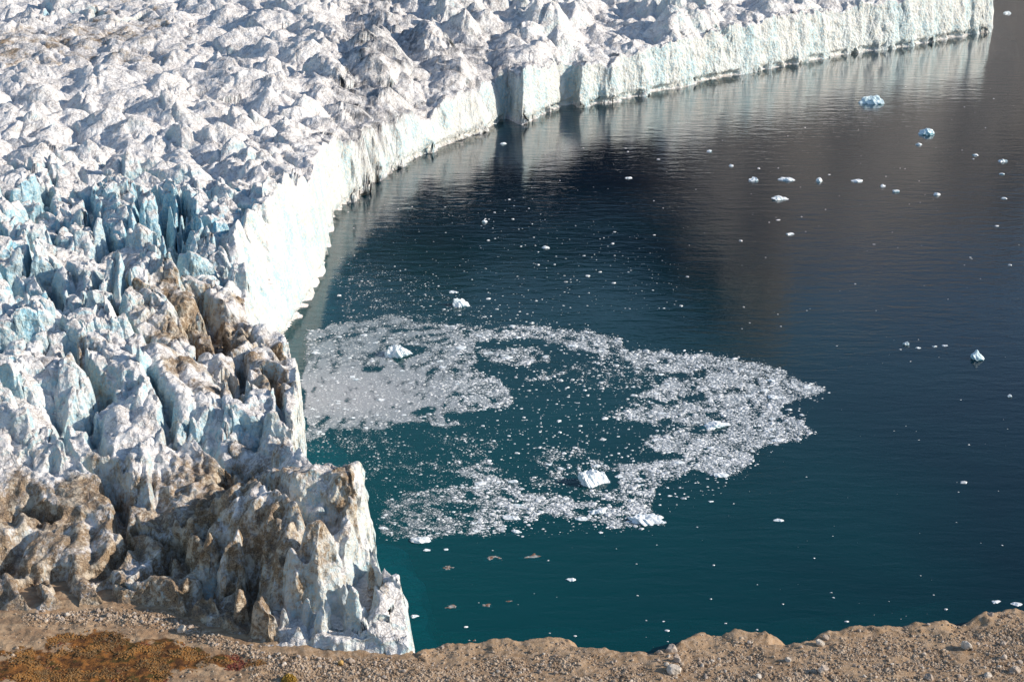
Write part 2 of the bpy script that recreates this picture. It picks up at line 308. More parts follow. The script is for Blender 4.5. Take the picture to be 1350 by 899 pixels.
def front_field(x, y):
    d, hh, ww = seg_dist(x, y, fp, fv)
    ins = inside(x, y, GPOLY)
    return np.where(ins, d, -d), hh, ww
def glacier_height(x, y, lowF, dF, hF, wF, dM):
    """height and dirt / blue fields; lowF.. are the smooth fields at the same points"""
    B, aP, aB, aL, dirt, blue = lowF
    wx = x + 5*perlin(x/32, y/32, 11) + 0.7*perlin(x/7, y/7, 12); wy = y + 5*perlin(x/32, y/32, 13) + 0.7*perlin(x/7, y/7, 14)
    # far field: peaks
    p1 = pyramids(wx, wy, 16.5, 21, 0.68, 0.7, 0.55, 2.5); p2 = pyramids(wx, wy, 7.5, 22, 0.62, 0.9, 0.75, 1.6)
    p3 = pyramids(wx+1.1*perlin(x/3.5, y/3.5, 24), wy, 3.6, 23, 0.5, 0.8, 0.2, 1.3)
    Z = B + aP*(0.092*p1 + 0.036*p2 + 0.42)
    det = 0.12*p3
    # broken blocks with deep gaps
    lm_ = 1-2*np.abs(perlin(wx/13, wy/13, 40))
    f1, e, rh, tilt = blocks(wx, wy, 15, 31, -1.15, 1.9)
    f1b, eb_, rhb, tiltb = blocks(wx, wy, 27, 38, -1.0, 1.7)
    gap = sm(e, 0.02, 0.26+0.1*rh); dg = sm(fbm(x/26, y/26, 2, 33)+0.35, -0.2, 0.5)
    bl = (rh-0.5)*0.9 + 0.11*tilt + 0.06*p2 + 0.35 - 1.35*(1-gap)*dg
    gpb = sm(eb_, 0.0, 0.2); big = sm(perlin(x/45, y/45, 39), -0.15, 0.2)
    blb = (rhb-0.5)*1.3 + 0.10*tiltb + 0.02*p2 + 0.3 - 2.0*(1-gpb) + 0.25*lm_
    bl = bl*(1-big) + blb*big
    g1, e2, rh2, t2 = blocks(wx*1.0+1.3*perlin(x/4, y/4, 36), wy, 6.2, 35, -0.7, 1.5)
    bl2 = (rh2-0.5)*0.6 + 0.22*t2 - 0.4*(1-sm(e2, 0.0, 0.2))
    Z = Z + aB*(bl + 0.42*bl2)
    # melted lumps
    lm = 1-2*np.abs(perlin(wx/24, wy/24, 41)); lm2 = 1-2*np.abs(perlin(wx/9, wy/9, 42))
    Z = Z + aL*(0.8*lm + 0.16*lm2 + 0.05*ridged(wx/3.6, wy/3.6, 2, 43) + 0.05*p2 - 0.1)
    top = Z.copy()
    for (ax, ay, az, bx, by, bz, hw, shp) in FW:
        sel = (np.abs(x-(ax+bx)/2) < abs(ax-bx)/2+hw*3) & (np.abs(y-(ay+by)/2) < abs(ay-by)/2+hw*3)
        if not sel.any(): continue
        X = wx[sel]; Y = wy[sel]; dx, dy = bx-ax, by-ay; L = dx*dx+dy*dy+1e-6
        t = np.clip(((X-ax)*dx+(Y-ay)*dy)/L, 0, 1); d = np.hypot(X-ax-t*dx, Y-ay-t*dy)/hw
        d = d*(1+0.35*perlin(X/6, Y/6, 51)) 
        zc = az+(bz-az)*t
        zz = zc - (hw*shp*(np.sqrt(d*d+0.12)-0.35)*1.15*np.maximum(1, d)**0.6 if shp > 0.85 else hw*shp*d**1.8) + 0.5*perlin(X/3, Y/3, 52)*hw*.15
        Z[sel] = np.maximum(Z[sel], zz)
    for (ax, ay, bx, by, hw, dep) in CW:
        sel = (np.abs(x-(ax+bx)/2) < abs(ax-bx)/2+hw*2.5) & (np.abs(y-(ay+by)/2) < abs(ay-by)/2+hw*2.5)
        if not sel.any(): continue
        X = wx[sel]; Y = wy[sel]; dx, dy = bx-ax, by-ay; L = dx*dx+dy*dy+1e-6
        t = ((X-ax)*dx+(Y-ay)*dy)/L; tc = np.clip(t, 0, 1); d = np.hypot(X-ax-tc*dx, Y-ay-tc*dy)/hw
        Z[sel] -= dep*(1-sm(d*(1+0.3*perlin(X/5, Y/5, 53)), 0.25, 1.1))
    Z = Z + det*(0.35+0.1*aP+0.16*aL+0.09*aB) + 0.22*ridged(wx/2.6, wy/2.6, 2, 61)*(0.2+0.08*aB+0.05*aL)
    # edge of the moraine side
    mn = 1.6*perlin(x/17, y/17, 71)+0.6*perlin(x/3.5, y/3.5, 72)
    cap = ZM-2 + 7*sm(dM+mn, 0, 5) + 1.6*np.maximum(dM+mn-3, 0)
    cap = np.where(dM < 0, ZM-2+0.5*dM, cap) + 0.6*ridged(wx/5, wy/5, 2, 74)
    Z = np.where(Z > cap, cap + (Z-cap)*0.12, Z)
    # calving face: fluted, cracked
    nearf = np.clip(1-np.abs(dF)/60, 0, 1)
    c1 = perlin(x/15, y/15, 81); c2 = perlin(x/5.2, y/5.2, 82); c3 = perlin(x/1.9, y/1.9, 83)
    fq = np.clip(1.5-wF/5.0, 0.08, 0.7)
    _, eb, rb, _t = blocks(x, y, 8.5, 86, 0.3, 1.3); _, eb2, rb2, _t = blocks(x, y, 22, 87, 0.6, 1.4)
    dd = dF + nearf*(fq*(rb-0.5)*1.7*sm(eb, 0, 0.12) + np.where(wF > 9.5, 0.08, np.maximum(fq, 0.3))*(rb2-0.5)*4.5*sm(eb2, 0, 0.12))*np.where(wF < 3.2, 0.4, 1) + nearf*(2.0*c1 + (0.45*np.abs(c2) + 0.12*c3)*np.where(wF > 6.5, 0.05, 0.5)) - 0.6
    topc = np.where((dM > 12) & (dF < 30), np.maximum(Z, hF*0.45), Z)
    blend = sm(dF, 5, 26)
    hface = hF*(1+0.13*fbm(x/13, y/13, 2, 84)+0.16*(rb2-0.5)) + 2.5*(g1*0+rh2-0.5) 
    tz = np.minimum(topc, hface)*(1-blend) + Z*blend if False else np.where(topc > hface, hface+(topc-hface)*blend, topc)
    tz = np.where((wF > 9.5) & (dF < wF+5), np.maximum(tz, hface*0.96), tz)
    t = np.clip(dd/wF, 0, 1)
    prof = 0.97*t**0.85*(1-0.0*t) + 0.03*sm(t, 0, 1)
    # ledges where slabs have fallen
    prof = np.clip(prof + 0.05*perlin(x/4, y/4, 85)*np.sin(np.pi*np.clip(t, 0, 1)), 0, 1)
    zc = -0.7 + (tz+0.7)*prof
    ft = 13+8*c1; under = -0.7 + np.maximum(dd, -ft)*0.14 + np.minimum(dd+ft, 0)*2.6
    Zf = np.where(dd > 0, zc, under)
    # colours that belong to the ice
    dn = fbm(wx/22, wy/22, 3, 91) ; dn2 = fbm(wx/5, wy/5, 3, 94)
    di = dirt + 0.45*dn*(0.08+dirt) + 0.18*dn2*(0.3+dirt)
    # dirt sits in hollows (melted out and washed together there)
    low = np.clip((0.25-lm)*0.5, -0.2, 0.4)*np.clip(aL/4, 0, 1) + 0.03*np.clip(-(p1+8)/8, -0.5, 0.6)*np.clip(aP/9, 0, 1)
    di = di + low*(0.5+dirt)
    face = (dF < wF+2.5)
    di = np.where(face, di*0.15 + 0.24*sm(perlin(x/14, y/14, 97), .42, .75), di)
    bl_ = blue*(0.8+0.5*perlin(x/12, y/12, 98))
    bl_ = np.where(face, 0.12+0.25*np.clip(perlin(x/20, y/20, 99), 0, 1), bl_)
    return Zf, np.clip(di, 0, 1.2), np.clip(bl_, 0, 1), dd

# ------------------------------------------------------------------ sampling lattice (denser where the ice stands steep)
B0, B1 = R(-21.5), R(16.6)
R0, R1 = 470.0, 2350.0
def coarse():
    nb, nr = 300, 1300
    ph = np.linspace(B0, B1, nb); r = R0*(R1/R0)**np.linspace(0, 1, nr)
    PH, RR = np.meshgrid(ph, r, indexing='ij')
    x = RR*np.sin(PH); y = RR*np.cos(PH)
    return ph, r, x, y
ph, rr, x, y = coarse()
fl = fields(x[::4, ::8], y[::4, ::8])       # smooth fields on a lattice, bilinear later
fph, frr = ph[::4], rr[::8]
# close the lattice ends
if fph[-1] < ph[-1] or frr[-1] < rr[-1]:
    fph = np.append(ph[::4], ph[-1]); frr = np.append(rr[::8], rr[-1])
    PH, RR = np.meshgrid(fph, frr, indexing='ij'); fl = fields(RR*np.sin(PH), RR*np.cos(PH))
def bil(px_, r_, T, ga, gb):
    i = np.clip(np.searchsorted(ga, px_)-1, 0, len(ga)-2); j = np.clip(np.searchsorted(gb, r_)-1, 0, len(gb)-2)
    u = ((px_-ga[i])/(ga[i+1]-ga[i])).astype(np.float32); v = ((r_-gb[j])/(gb[j+1]-gb[j])).astype(np.float32)
    return [t[i, j]*(1-u)*(1-v)+t[i+1, j]*u*(1-v)+t[i, j+1]*(1-u)*v+t[i+1, j+1]*u*v for t in T]
def eval_at(x, y):
    p = np.arctan2(x, y); r = np.hypot(x, y)
    low = bil(p, r, fl, fph, frr)
    dF, hF, wF = front_field(x, y)
    dM, _, _ = seg_dist(x, y, MOR + [(-20, 470)])
    insM = inside(x, y, MOR + [(-20, 470), (0, 0), (-1500, 0), (-1500, MOR[0][1])])
    dM = np.where(insM, -dM, dM)
    return glacier_height(x, y, low, dF, hF, wF, dM)
Zc, _, _, ddc = eval_at(x, y)
dist = np.hypot(rr[None, :], CAM_H-Zc)
th = np.arctan2(CAM_H-Zc, rr[None, :])
dr = np.gradient(rr)[None, :]; dz = np.gradient(Zc, axis=1)
dens = np.hypot(dr*(np.sin(th)*0.9+0.12), dz*np.cos(th))/dist
dens = np.where(ddc < -24, dens*0.02, dens)
kern = np.array([1, 2, 3, 2, 1.])/9
def gblur(a, sg, ax):
    n_ = int(sg*2.5); k = np.exp(-0.5*(np.arange(-n_, n_+1)/sg)**2); k /= k.sum()
    pad = [(0, 0), (0, 0)]; pad[ax] = (n_, n_); A = np.pad(a, pad, mode='edge')
    return sum(k[q]*np.take(A, np.arange(a.shape[ax])+q, axis=ax) for q in range(2*n_+1))
flat = np.hypot(dr*(np.sin(th)*0.9+0.12), 0)/dist
dens = gblur(gblur(np.minimum(dens, flat*7), 7, 0), 3, 1)
cum = np.cumsum(dens, axis=1); cum = (cum-cum[:, :1])/(cum[:, -1:]-cum[:, :1])
NB, NR = 1300, 1700
phn = np.concatenate([np.linspace(B0, R(-16.3), 90, endpoint=False), np.linspace(R(-16.3), B1, NB-90)])
q = np.linspace(0, 1, NR)
rinv = np.stack([np.interp(q, cum[k], rr) for k in range(len(ph))])
ii = np.clip(np.searchsorted(ph, phn)-1, 0, len(ph)-2); uu = ((phn-ph[ii])/(ph[ii+1]-ph[ii]))[:, None]
RN = rinv[ii]*(1-uu)+rinv[ii+1]*uu
x = (RN*np.sin(phn[:, None])).astype(np.float64); y = (RN*np.cos(phn[:, None])).astype(np.float64)
Z = np.empty(x.shape, np.float32); DI = Z.copy(); BL = Z.copy(); DD = Z.copy()
for a in range(0, NB, 130):
    b = min(NB, a+130)
    Z[a:b], DI[a:b], BL[a:b], DD[a:b] = eval_at(x[a:b], y[a:b])
# push steep faces sideways with noise that varies with height: ledges, scallops, overhangs
gx = np.gradient(Z, axis=1)/np.maximum(np.gradient(RN, axis=1), 1e-3)
steep = np.clip(np.abs(gx)/2.5, 0, 1).astype(np.float32)*np.clip((Z+1)/3, 0, 1)
ox = fbm((x+y*0.7)/6.0, Z/9.0+x/50, 3, 101)*1.7*steep; oy = fbm((x-y*0.5)/5.0, Z/7.0+y/50, 3, 105)*1.5*steep
calm_ = np.where((DD < 14) & (y < 1330) & (y > 850), 0.3, 0.8); ox *= calm_; oy *= calm_   # cleaner face along the inner bay
X3 = x+ox; Y3 = y+oy
# the lake has melted a notch into the foot of the face
nm = (np.abs(DD) < 9) & (Z < 5)
bd, nx_, ny_ = seg_dist(x[nm], y[nm], fp, signed=True)
sgn = np.where(inside(x[nm], y[nm], GPOLY), 1.0, -1.0); bd = np.maximum(bd, 0.3)
am = 5.0*sm(-np.abs(Z[nm]-1.2), -3.6, -1.8)*sm(Z[nm], -0.8, -0.1)*np.clip(0.9+0.6*perlin(x[nm]/18, y[nm]/18, 111), 0, 1.4)
X3[nm] += sgn*(x[nm]-nx_)/bd*am*(bd > 0.35); Y3[nm] += sgn*(y[nm]-ny_)/bd*am*(bd > 0.35)
keep = (DD > -26)
idx = np.full(x.shape, -1, np.int64)
quad_ok = keep[:-1, :-1] & keep[1:, :-1] & keep[1:, 1:] & keep[:-1, 1:]
used = np.zeros(x.shape, bool); used[:-1, :-1] |= quad_ok; used[1:, :-1] |= quad_ok; used[1:, 1:] |= quad_ok; used[:-1, 1:] |= quad_ok
idx[used] = np.arange(used.sum())
a, b = np.nonzero(quad_ok)
Q = np.stack([idx[a, b], idx[a+1, b], idx[a+1, b+1], idx[a, b+1]], 1)
V = np.stack([X3[used], Y3[used], Z[used]], 1)
gme = make_mesh('glacier', V, Fq=Q, smooth=True)
attr(gme, 'dirt', DI[used]); attr(gme, 'blue', BL[used]); attr(gme, 'steep', steep[used])
print('glacier verts', len(V))

# ------------------------------------------------------------------ ice material
def ice_material():
    t = NT('glacier_ice'); P = t.pos()
    nz = t.nz(); dirt = t.attr('dirt'); blue = t.attr('blue')
    n1 = t.noise(P, 0.12, 5, 0.6, 0.6); n2 = t.noise(P, 0.7, 5, 0.65, 0.8); n3 = t.noise(P, 2.2, 3, 0.6)
    topf = t.ramp(t.math('ADD', nz, t.math('MULTIPLY', t.math('SUBTRACT', n2, 0.5), 0.5)), 0.30, 0.72)
    snow = t.mix(t.ramp(n1, 0.35, 0.65), (0.79, 0.755, 0.745), (0.89, 0.87, 0.86))
    snow = t.mix(t.ramp(n2, 0.5, 0.75, 0, 0.35), snow, (0.52, 0.48, 0.46))
    fk = t.noise(t.warp(P, 0.3, 2.0), 1.1, 7, 0.72)
    snow = t.mix(t.ramp(fk, 0.5, 0.68, 0, 0.30), snow, (0.36, 0.315, 0.29))
    wall = t.mix(blue, (0.66, 0.67, 0.665), (0.16, 0.50, 0.70))
    wall = t.mix(t.math('MULTIPLY', t.ramp(t.noise(t.warp(t.pos((1, 1, 0.4)), 0.08, 6), 0.07, 5, 0.62), 0.44, 0.62), 0.8), wall, (0.36, 0.56, 0.64))
    wall = t.mix(t.ramp(n2, 0.42, 0.62), wall, t.mix(blue, (0.69, 0.63, 0.55), (0.55, 0.73, 0.78)))
    col = t.mix(topf, wall, snow)
    # dirt
    nzs = t.math('ADD', t.math('MULTIPLY', t.math('SUBTRACT', n2, 0.5), 1.0), t.math('MULTIPLY', t.math('SUBTRACT', n1, 0.5), 1.9))
    vs = t.noise(t.warp(t.pos((1.6, 1.6, 0.18)), 0.3, 0.8), 0.6, 4, 0.6)     # streaks running down the walls
    nzs = t.math('ADD', nzs, t.math('MULTIPLY', t.math('SUBTRACT', vs, 0.5), 1.1))
    df = t.math('ADD', dirt, t.math('MULTIPLY', nzs, t.math('ADD', dirt, 0.12)))
    dcol = t.mix(t.ramp(n3, 0.35, 0.65), (0.125, 0.077, 0.04), (0.38, 0.265, 0.16))
    dcol = t.mix(t.ramp(t.noise(t.warp(P, 0.1, 3), 0.22, 6, 0.72, 0.5), 0.47, 0.60), dcol, (0.58, 0.49, 0.38))
    dcol = t.mix(t.ramp(t.noise(t.warp(P, 0.1, 4), 0.35, 5, 0.7, 0.5), 0.54, 0.66, 0, 0.7), dcol, (0.075, 0.052, 0.036))
    col = t.mix(t.ramp(df, 0.30, 0.85, 0, 0.95), col, dcol)
    # fine cracks and foliation lines
    W = t.warp(t.pos((1, 1, 0.6), (0, 0, 0.5)), 0.25, 2.6)
    e1 = t.ramp(t.vor(W, 0.16), 0.0, 0.045, 1, 0); e2 = t.ramp(t.vor(W, 0.42), 0.0, 0.06, 1, 0)
    fol = t.noise(t.warp(t.pos((0.25, 1.2, 0.7), (0, 0, 0.7)), 0.15, 3.0), 0.9, 4, 0.6)
    fl_ = t.ramp(t.math('ABSOLUTE', t.math('SUBTRACT', fol, 0.5)), 0.0, 0.03, 1, 0)
    cr = t.math('MAXIMUM', t.math('MULTIPLY', e1, 0.7), t.math('MAXIMUM', t.math('MULTIPLY', e2, 0.45), t.math('MULTIPLY', fl_, 0.6)))
    gate = t.math('MULTIPLY', t.ramp(t.noise(P, 0.16, 3), 0.36, 0.56), t.math('ADD', 0.3, t.math('MULTIPLY', topf, 0.7)))
    cr = t.math('MULTIPLY', cr, gate)
    col = t.mix(cr, col, (0.27, 0.23, 0.21))
    t.put(t.b.inputs['Base Color'], col)
    t.put(t.b.inputs['Roughness'], 0.55); t.b.inputs['IOR'].default_value = 1.31; t.b.inputs['Specular IOR Level'].default_value = 0.35
    h = t.math('ADD', t.math('MULTIPLY', n2, 1.1), t.math('MULTIPLY', n3, 0.35))
    h = t.math('SUBTRACT', h, t.math('MULTIPLY', cr, 0.5))
    h = t.math('ADD', h, t.math('MULTIPLY', t.vor(t.warp(P, 0.4, 1.2), 0.45, 'F1'), 1.5))
    h = t.math('ADD', h, t.math('MULTIPLY', t.vor(t.warp(P, 0.8, 0.5), 1.3, 'F1'), 0.45))
    fb = t.noise(t.warp(t.pos((1, 1, 0.4)), 0.1, 4), 0.28, 4, 0.6)
    h = t.math('ADD', h, t.math('MULTIPLY', t.math('MULTIPLY', fb, 3.2), t.ramp(nz, 0.25, 0.6, 1, 0)))
    h = t.math('ADD', h, t.math('MULTIPLY', vs, 0.25))
    t.put(t.b.inputs['Normal'], t.bump(h, 0.7, 0.8))
    return t.m
ICE = ice_material()
glacier = link('glacier', gme, ICE, kind='structure', label='crevassed glacier ending in a white calving cliff above the lake')

# ------------------------------------------------------------------ water
def water_material():
    t = NT('lake_water')
    g = t.n.new('ShaderNodeNewGeometry'); sp = t.n.new('ShaderNodeSeparateXYZ'); t.l.new(g.outputs['Position'], sp.inputs[0])
    # silt: greener towards the ice in the near bay
    dx = t.math('ADD', sp.outputs[0], 60.0); dy = t.math('SUBTRACT', sp.outputs[1], 600.0)
    d = t.math('SQRT', t.math('ADD', t.math('MULTIPLY', dx, dx), t.math('MULTIPLY', t.math('MULTIPLY', dy, dy), 0.35)))
    nn = t.noise(t.pos(), 0.012, 4, 0.6, 0.5)
    f = t.ramp(t.math('ADD', d, t.math('MULTIPLY', t.math('SUBTRACT', nn, 0.5), 120)), -20, 360, 1, 0)
    col = t.mix(f, (0.0003, 0.011, 0.030), (0.0003, 0.108, 0.122))
    P = t.pos((0.35, 1, 1)); P2 = t.pos((0.55, 1, 1), (0, 0, 0.12))
    a = t.noise(P, 0.16, 2, 0.5, 0.4); b = t.noise(P2, 0.55, 3, 0.55, 0.3); c = t.noise(P2, 2.0, 2, 0.5)
    calm = t.ramp(t.noise(t.pos((0.4, 1, 1)), 0.006, 2), 0.35, 0.65, 0.45, 1.1)
    h = t.math('ADD', t.math('MULTIPLY', a, 1.5), t.math('ADD', t.math('MULTIPLY', b, 0.55), t.math('MULTIPLY', c, 0.07)))
    h = t.math('MULTIPLY', h, calm)
    nrm = t.bump(h, 0.26, 0.55)
    t.n.remove(t.b)
    dif = t.n.new('ShaderNodeBsdfDiffuse'); t.put(dif.inputs[0], col)
    tr = t.n.new('ShaderNodeBsdfTransparent'); t.put(tr.inputs[0], (0.06, 0.72, 0.72))
    gl = t.n.new('ShaderNodeBsdfGlossy'); gl.inputs['Roughness'].default_value = 0.06; t.l.new(nrm, gl.inputs['Normal'])
    m1 = t.n.new('ShaderNodeMixShader'); m1.inputs[0].default_value = 0.5; t.l.new(dif.outputs[0], m1.inputs[1]); t.l.new(tr.outputs[0], m1.inputs[2])
    fr = t.n.new('ShaderNodeFresnel'); fr.inputs['IOR'].default_value = 1.33; t.l.new(nrm, fr.inputs['Normal'])
    m2 = t.n.new('ShaderNodeMixShader'); t.l.new(t.math('MULTIPLY', t.math('POWER', fr.outputs[0], 1.75), 5.6, clamp=True), m2.inputs[0]); t.l.new(m1.outputs[0], m2.inputs[1]); t.l.new(gl.outputs[0], m2.inputs[2])
    t.l.new(m2.outputs[0], t.out.inputs[0])
    return t.m
def sheet(name, x0, x1, y0, y1, z, mat, **kw):
    me = make_mesh(name, [(x0, y0, z), (x1, y0, z), (x1, y1, z), (x0, y1, z)], Fq=[(0, 1, 2, 3)], smooth=False)
    return link(name, me, mat, **kw)
WATER = water_material()
sheet('water', -1500, 5000, 200, 6000, 0.0, WATER, kind='structure', label='dark teal glacial lake with fine ripples')
bt = NT('lake_silt'); bt.b.inputs['Roughness'].default_value = 1; bt.b.inputs['Specular IOR Level'].default_value = 0
bt.put(bt.b.inputs['Base Color'], bt.mix(bt.noise(bt.pos(), 0.02, 3), (0.006, 0.03, 0.04), (0.012, 0.045, 0.05)))
sheet('lake_bed', -1500, 5000, 200, 6000, -22.0, bt.m, kind='structure', label='silty lake bed')

# ------------------------------------------------------------------ mountains across the lake (seen only mirrored in the water)
def mountains():
    nx, ny = 260, 140
    xs = np.linspace(-2600, 4200, nx); ys = np.linspace(2350, 5600, ny)
    X, Y = np.meshgrid(xs, ys, indexing='ij')
    Zs = 0.72*(Y-2450)
    cx = 400+0.36*(Y-3240); left = sm(cx-X, 0, 520); 
    ridge = np.where(X < cx, 1060.0, 700.0) + 90*fbm(X/500, Y*0+3, 3, 201) - 200*sm(X, 900, 2600)
    lift = 260*np.exp(-((X-cx)/300.0)**2)*sm(Y, 2700, 3300)
    Zm = Zs - 230*left*sm(Y, 2600, 3200) + lift*0.6
    over = np.maximum(Zm-ridge, 0); Zm = Zm - over*1.9
    t = np.clip((Y-2450)/1500, 0, 1.6)
    Zm = Zm + 45*ridged(X/260, Y/260, 4, 205)*np.clip(t*3, 0, 1)
    drk = sm(cx-X+60*perlin(X/90, Y/90, 207), -20, 40)  # mask left of the spur crest, where the flank is painted as shaded
    Zm = np.where(t <= 0, -30, Zm) - 8
    V = np.stack([X.ravel(), Y.ravel(), Zm.ravel()], 1)
    i = np.arange(nx*ny).reshape(nx, ny)
    Q = np.stack([i[:-1, :-1].ravel(), i[1:, :-1].ravel(), i[1:, 1:].ravel(), i[:-1, 1:].ravel()], 1)
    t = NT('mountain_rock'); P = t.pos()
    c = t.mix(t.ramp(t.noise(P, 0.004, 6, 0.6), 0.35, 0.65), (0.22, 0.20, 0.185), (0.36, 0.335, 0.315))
    c = t.mix(t.attr('flank_shade'), c, (0.05, 0.045, 0.045))  # shade of the spur's left flank put into the rock colour
    t.put(t.b.inputs['Base Color'], c); t.b.inputs['Roughness'].default_value = 1; t.b.inputs['Specular IOR Level'].default_value = 0.1
    t.put(t.b.inputs['Normal'], t.bump(t.noise(P, 0.02, 6, 0.65), 0.8, 30))
    mm = make_mesh('mountains', V, Fq=Q); attr(mm, 'flank_shade', drk.ravel())
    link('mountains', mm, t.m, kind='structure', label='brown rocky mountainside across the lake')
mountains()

# ------------------------------------------------------------------ moraine shore
def moraine_height(x, y):
    dC, _, _ = seg_dist(x, y, CRE); 
    poly = [(crx[0], cry[0])] + CRE[1:] + [(900, 500), (900, -200), (-1200, -200), (-1200, mly[0])] + MOR
    ins = inside(x, y, poly)
    dMl, _, _ = seg_dist(x, y, [(-900, mly[0])] + MOR)
    near_lake = dC < dMl
    d = np.minimum(dC, dMl)*1.0
    r = np.hypot(x, y)
    z = ZM + 0.9*fbm(x/30, y/30, 3, 301) + 0.5*fbm(x/9, y/9, 3, 304) + 0.22*fbm(x/2.5, y/2.5, 3, 307)
    z = z + 0.02*np.maximum(560-r, 0) + 0.09*np.maximum(430-r, 0)
    crest = 0.4*np.exp(-(d/5.0)**2) + 1.5*np.clip(fbm(x/13, y/13, 3, 331), -0.4, 0.9)*np.exp(-(d/9.0)**2)
    zin = z + crest*near_lake - 1.0*sm(d, 4, 16)*near_lake*0.6
    dd = d + 0.9*perlin(x/5, y/5, 311) + 0.4*perlin(x/1.8, y/1.8, 312)
    zout_l = z + crest - 0.85*dd - 0.05*dd*dd*0 
    zout = np.where(near_lake, np.maximum(zout_l, -14), z - 0.03*np.minimum(d, 30) - 0.25*np.maximum(d-30, 0))
    return np.where(ins, zin, zout), d, ins, near_lake
def ground_z(x, y):
    x = np.atleast_1d(np.asarray(x, float)); y = np.atleast_1d(np.asarray(y, float))
    return moraine_height(x, y)[0]
# tundra patches in world space: px polygons at z=7
VEG = [[(-60,872),(60,852),(100,835),(190,832),(240,848),(300,862),(345,874),(330,886),(250,880),(220,905),(150,910),(60,905),(-60,905)],
       [(60,838),(120,828),(200,836),(270,850),(345,872),(300,876),(200,858),(90,848)],
       [(0,862),(40,858),(60,905),(-60,905)], [(90,888),(170,880),(200,905),(60,905)]]
VEGW = [[tuple(float(v) for v in unproj(p[0], p[1], 7.0)) for p in poly] for poly in VEG]
def veg_mask(x, y):
    m = np.zeros(x.shape, np.float32); px, py = proj(x, y, 7.0)
    for P in VEGW:
        d, _, _ = seg_dist(x, y, P+[P[0]]); s = np.where(inside(x, y, P), d, -d); m = np.maximum(m, sm(s+7*perlin(x/9, y/9, 321)+3*perlin(x/2.7, y/2.7, 322), -3, 5))
    return m
def moraine():
    nb, nr = 1150, 420
    ph = np.linspace(R(-24), R(27), nb); r = np.concatenate([np.linspace(60, 470, 50, endpoint=False), np.linspace(470, 640, nr-50)])
    PH, RR = np.meshgrid(ph, r, indexing='ij'); x = RR*np.sin(PH); y = RR*np.cos(PH)
    z, d, ins, nl = moraine_height(x, y)
    vg = veg_mask(x, y)
    far = (d > 45) & ~ins
    ok = ~(far[:-1, :-1] & far[1:, 1:])
    i = np.arange(nb*nr).reshape(nb, nr)
    Q = np.stack([i[:-1, :-1][ok], i[1:, :-1][ok], i[1:, 1:][ok], i[:-1, 1:][ok]], 1)
    me = make_mesh('moraine', np.stack([x.ravel(), y.ravel(), z.ravel()], 1), Fq=Q)
    # drop unused vertices
    attr(me, 'veg', vg); 
    px, py = proj(x, y, 7.0)
    lf = sm(-px, -430, -330)          # smooth trampled silt on the left
    attr(me, 'silt', lf.ravel())
    t = NT('moraine_gravel'); P = t.pos(); nz = t.nz()
    n1 = t.noise(P, 0.05, 5, 0.6); n2 = t.noise(P, 0.6, 5, 0.65); n3 = t.noise(P, 3.0, 3, 0.6)
    c = t.mix(t.ramp(n1, 0.35, 0.65), (0.31, 0.20, 0.118), (0.42, 0.285, 0.175))
    c = t.mix(t.ramp(n2, 0.4, 0.68), c, (0.46, 0.34, 0.24))
    c = t.mix(t.ramp(n3, 0.55, 0.75, 0, .6), c, (0.14, 0.10, 0.075))
    s = t.mix(t.ramp(t.noise(t.pos((0.4, 1, 1)), 0.25, 4, 0.6, 0.5), 0.4, 0.6), (0.30, 0.19, 0.115), (0.45, 0.315, 0.20))
    c = t.mix(t.math('MULTIPLY', t.attr('silt'), 0.8), c, s)
    v = t.mix(t.ramp(t.noise(P, 0.35, 4, 0.7), 0.4, 0.6), (0.10, 0.045, 0.02), (0.30, 0.125, 0.035))
    v = t.mix(t.ramp(t.noise(t.pos((1, 1, 1), (0, 0, 1)), 0.14, 4, 0.6), 0.52, 0.62), v, (0.085, 0.06, 0.02))
    vf = t.ramp(t.math('ADD', t.attr('veg'), t.math('MULTIPLY', t.math('SUBTRACT', t.noise(P, 0.3, 5, 0.7), 0.5), 1.6)), 0.4, 0.75)
    c = t.mix(vf, c, v)
    t.put(t.b.inputs['Base Color'], c); t.b.inputs['Roughness'].default_value = 0.95; t.b.inputs['Specular IOR Level'].default_value = 0.15
    t.put(t.b.inputs['Normal'], t.bump(t.math('ADD', t.math('MULTIPLY', n2, 0.8), t.math('MULTIPLY', n3, 0.35)), 0.9, 0.7))
    link('ground', me, t.m, kind='structure', label='brown gravel moraine shore in the foreground')
moraine()

# ------------------------------------------------------------------ scatter helpers
def ico(sub):
    t = (1+5**.5)/2
    v = [(-1,t,0),(1,t,0),(-1,-t,0),(1,-t,0),(0,-1,t),(0,1,t),(0,-1,-t),(0,1,-t),(t,0,-1),(t,0,1),(-t,0,-1),(-t,0,1)]
    f = [(0,11,5),(0,5,1),(0,1,7),(0,7,10),(0,10,11),(1,5,9),(5,11,4),(11,10,2),(10,7,6),(7,1,8),(3,9,4),(3,4,2),(3,2,6),(3,6,8),(3,8,9),(4,9,5),(2,4,11),(6,2,10),(8,6,7),(9,8,1)]
    v = [tuple(np.array(p)/np.linalg.norm(p)) for p in v]
    for _ in range(sub):
        mid = {}; nf = []
        def m(a, b):
            k = (min(a, b), max(a, b))
            if k not in mid:
                p = np.array(v[a])+np.array(v[b]); v.append(tuple(p/np.linalg.norm(p))); mid[k] = len(v)-1
            return mid[k]
        for a, b, c in f:
            ab, bc, ca = m(a, b), m(b, c), m(c, a); nf += [(a, ab, ca), (b, bc, ab), (c, ca, bc), (ab, bc, ca)]
        f = nf
    return np.array(v), np.array(f)
ICO = {s: ico(s) for s in (0, 1, 2, 3, 4)}
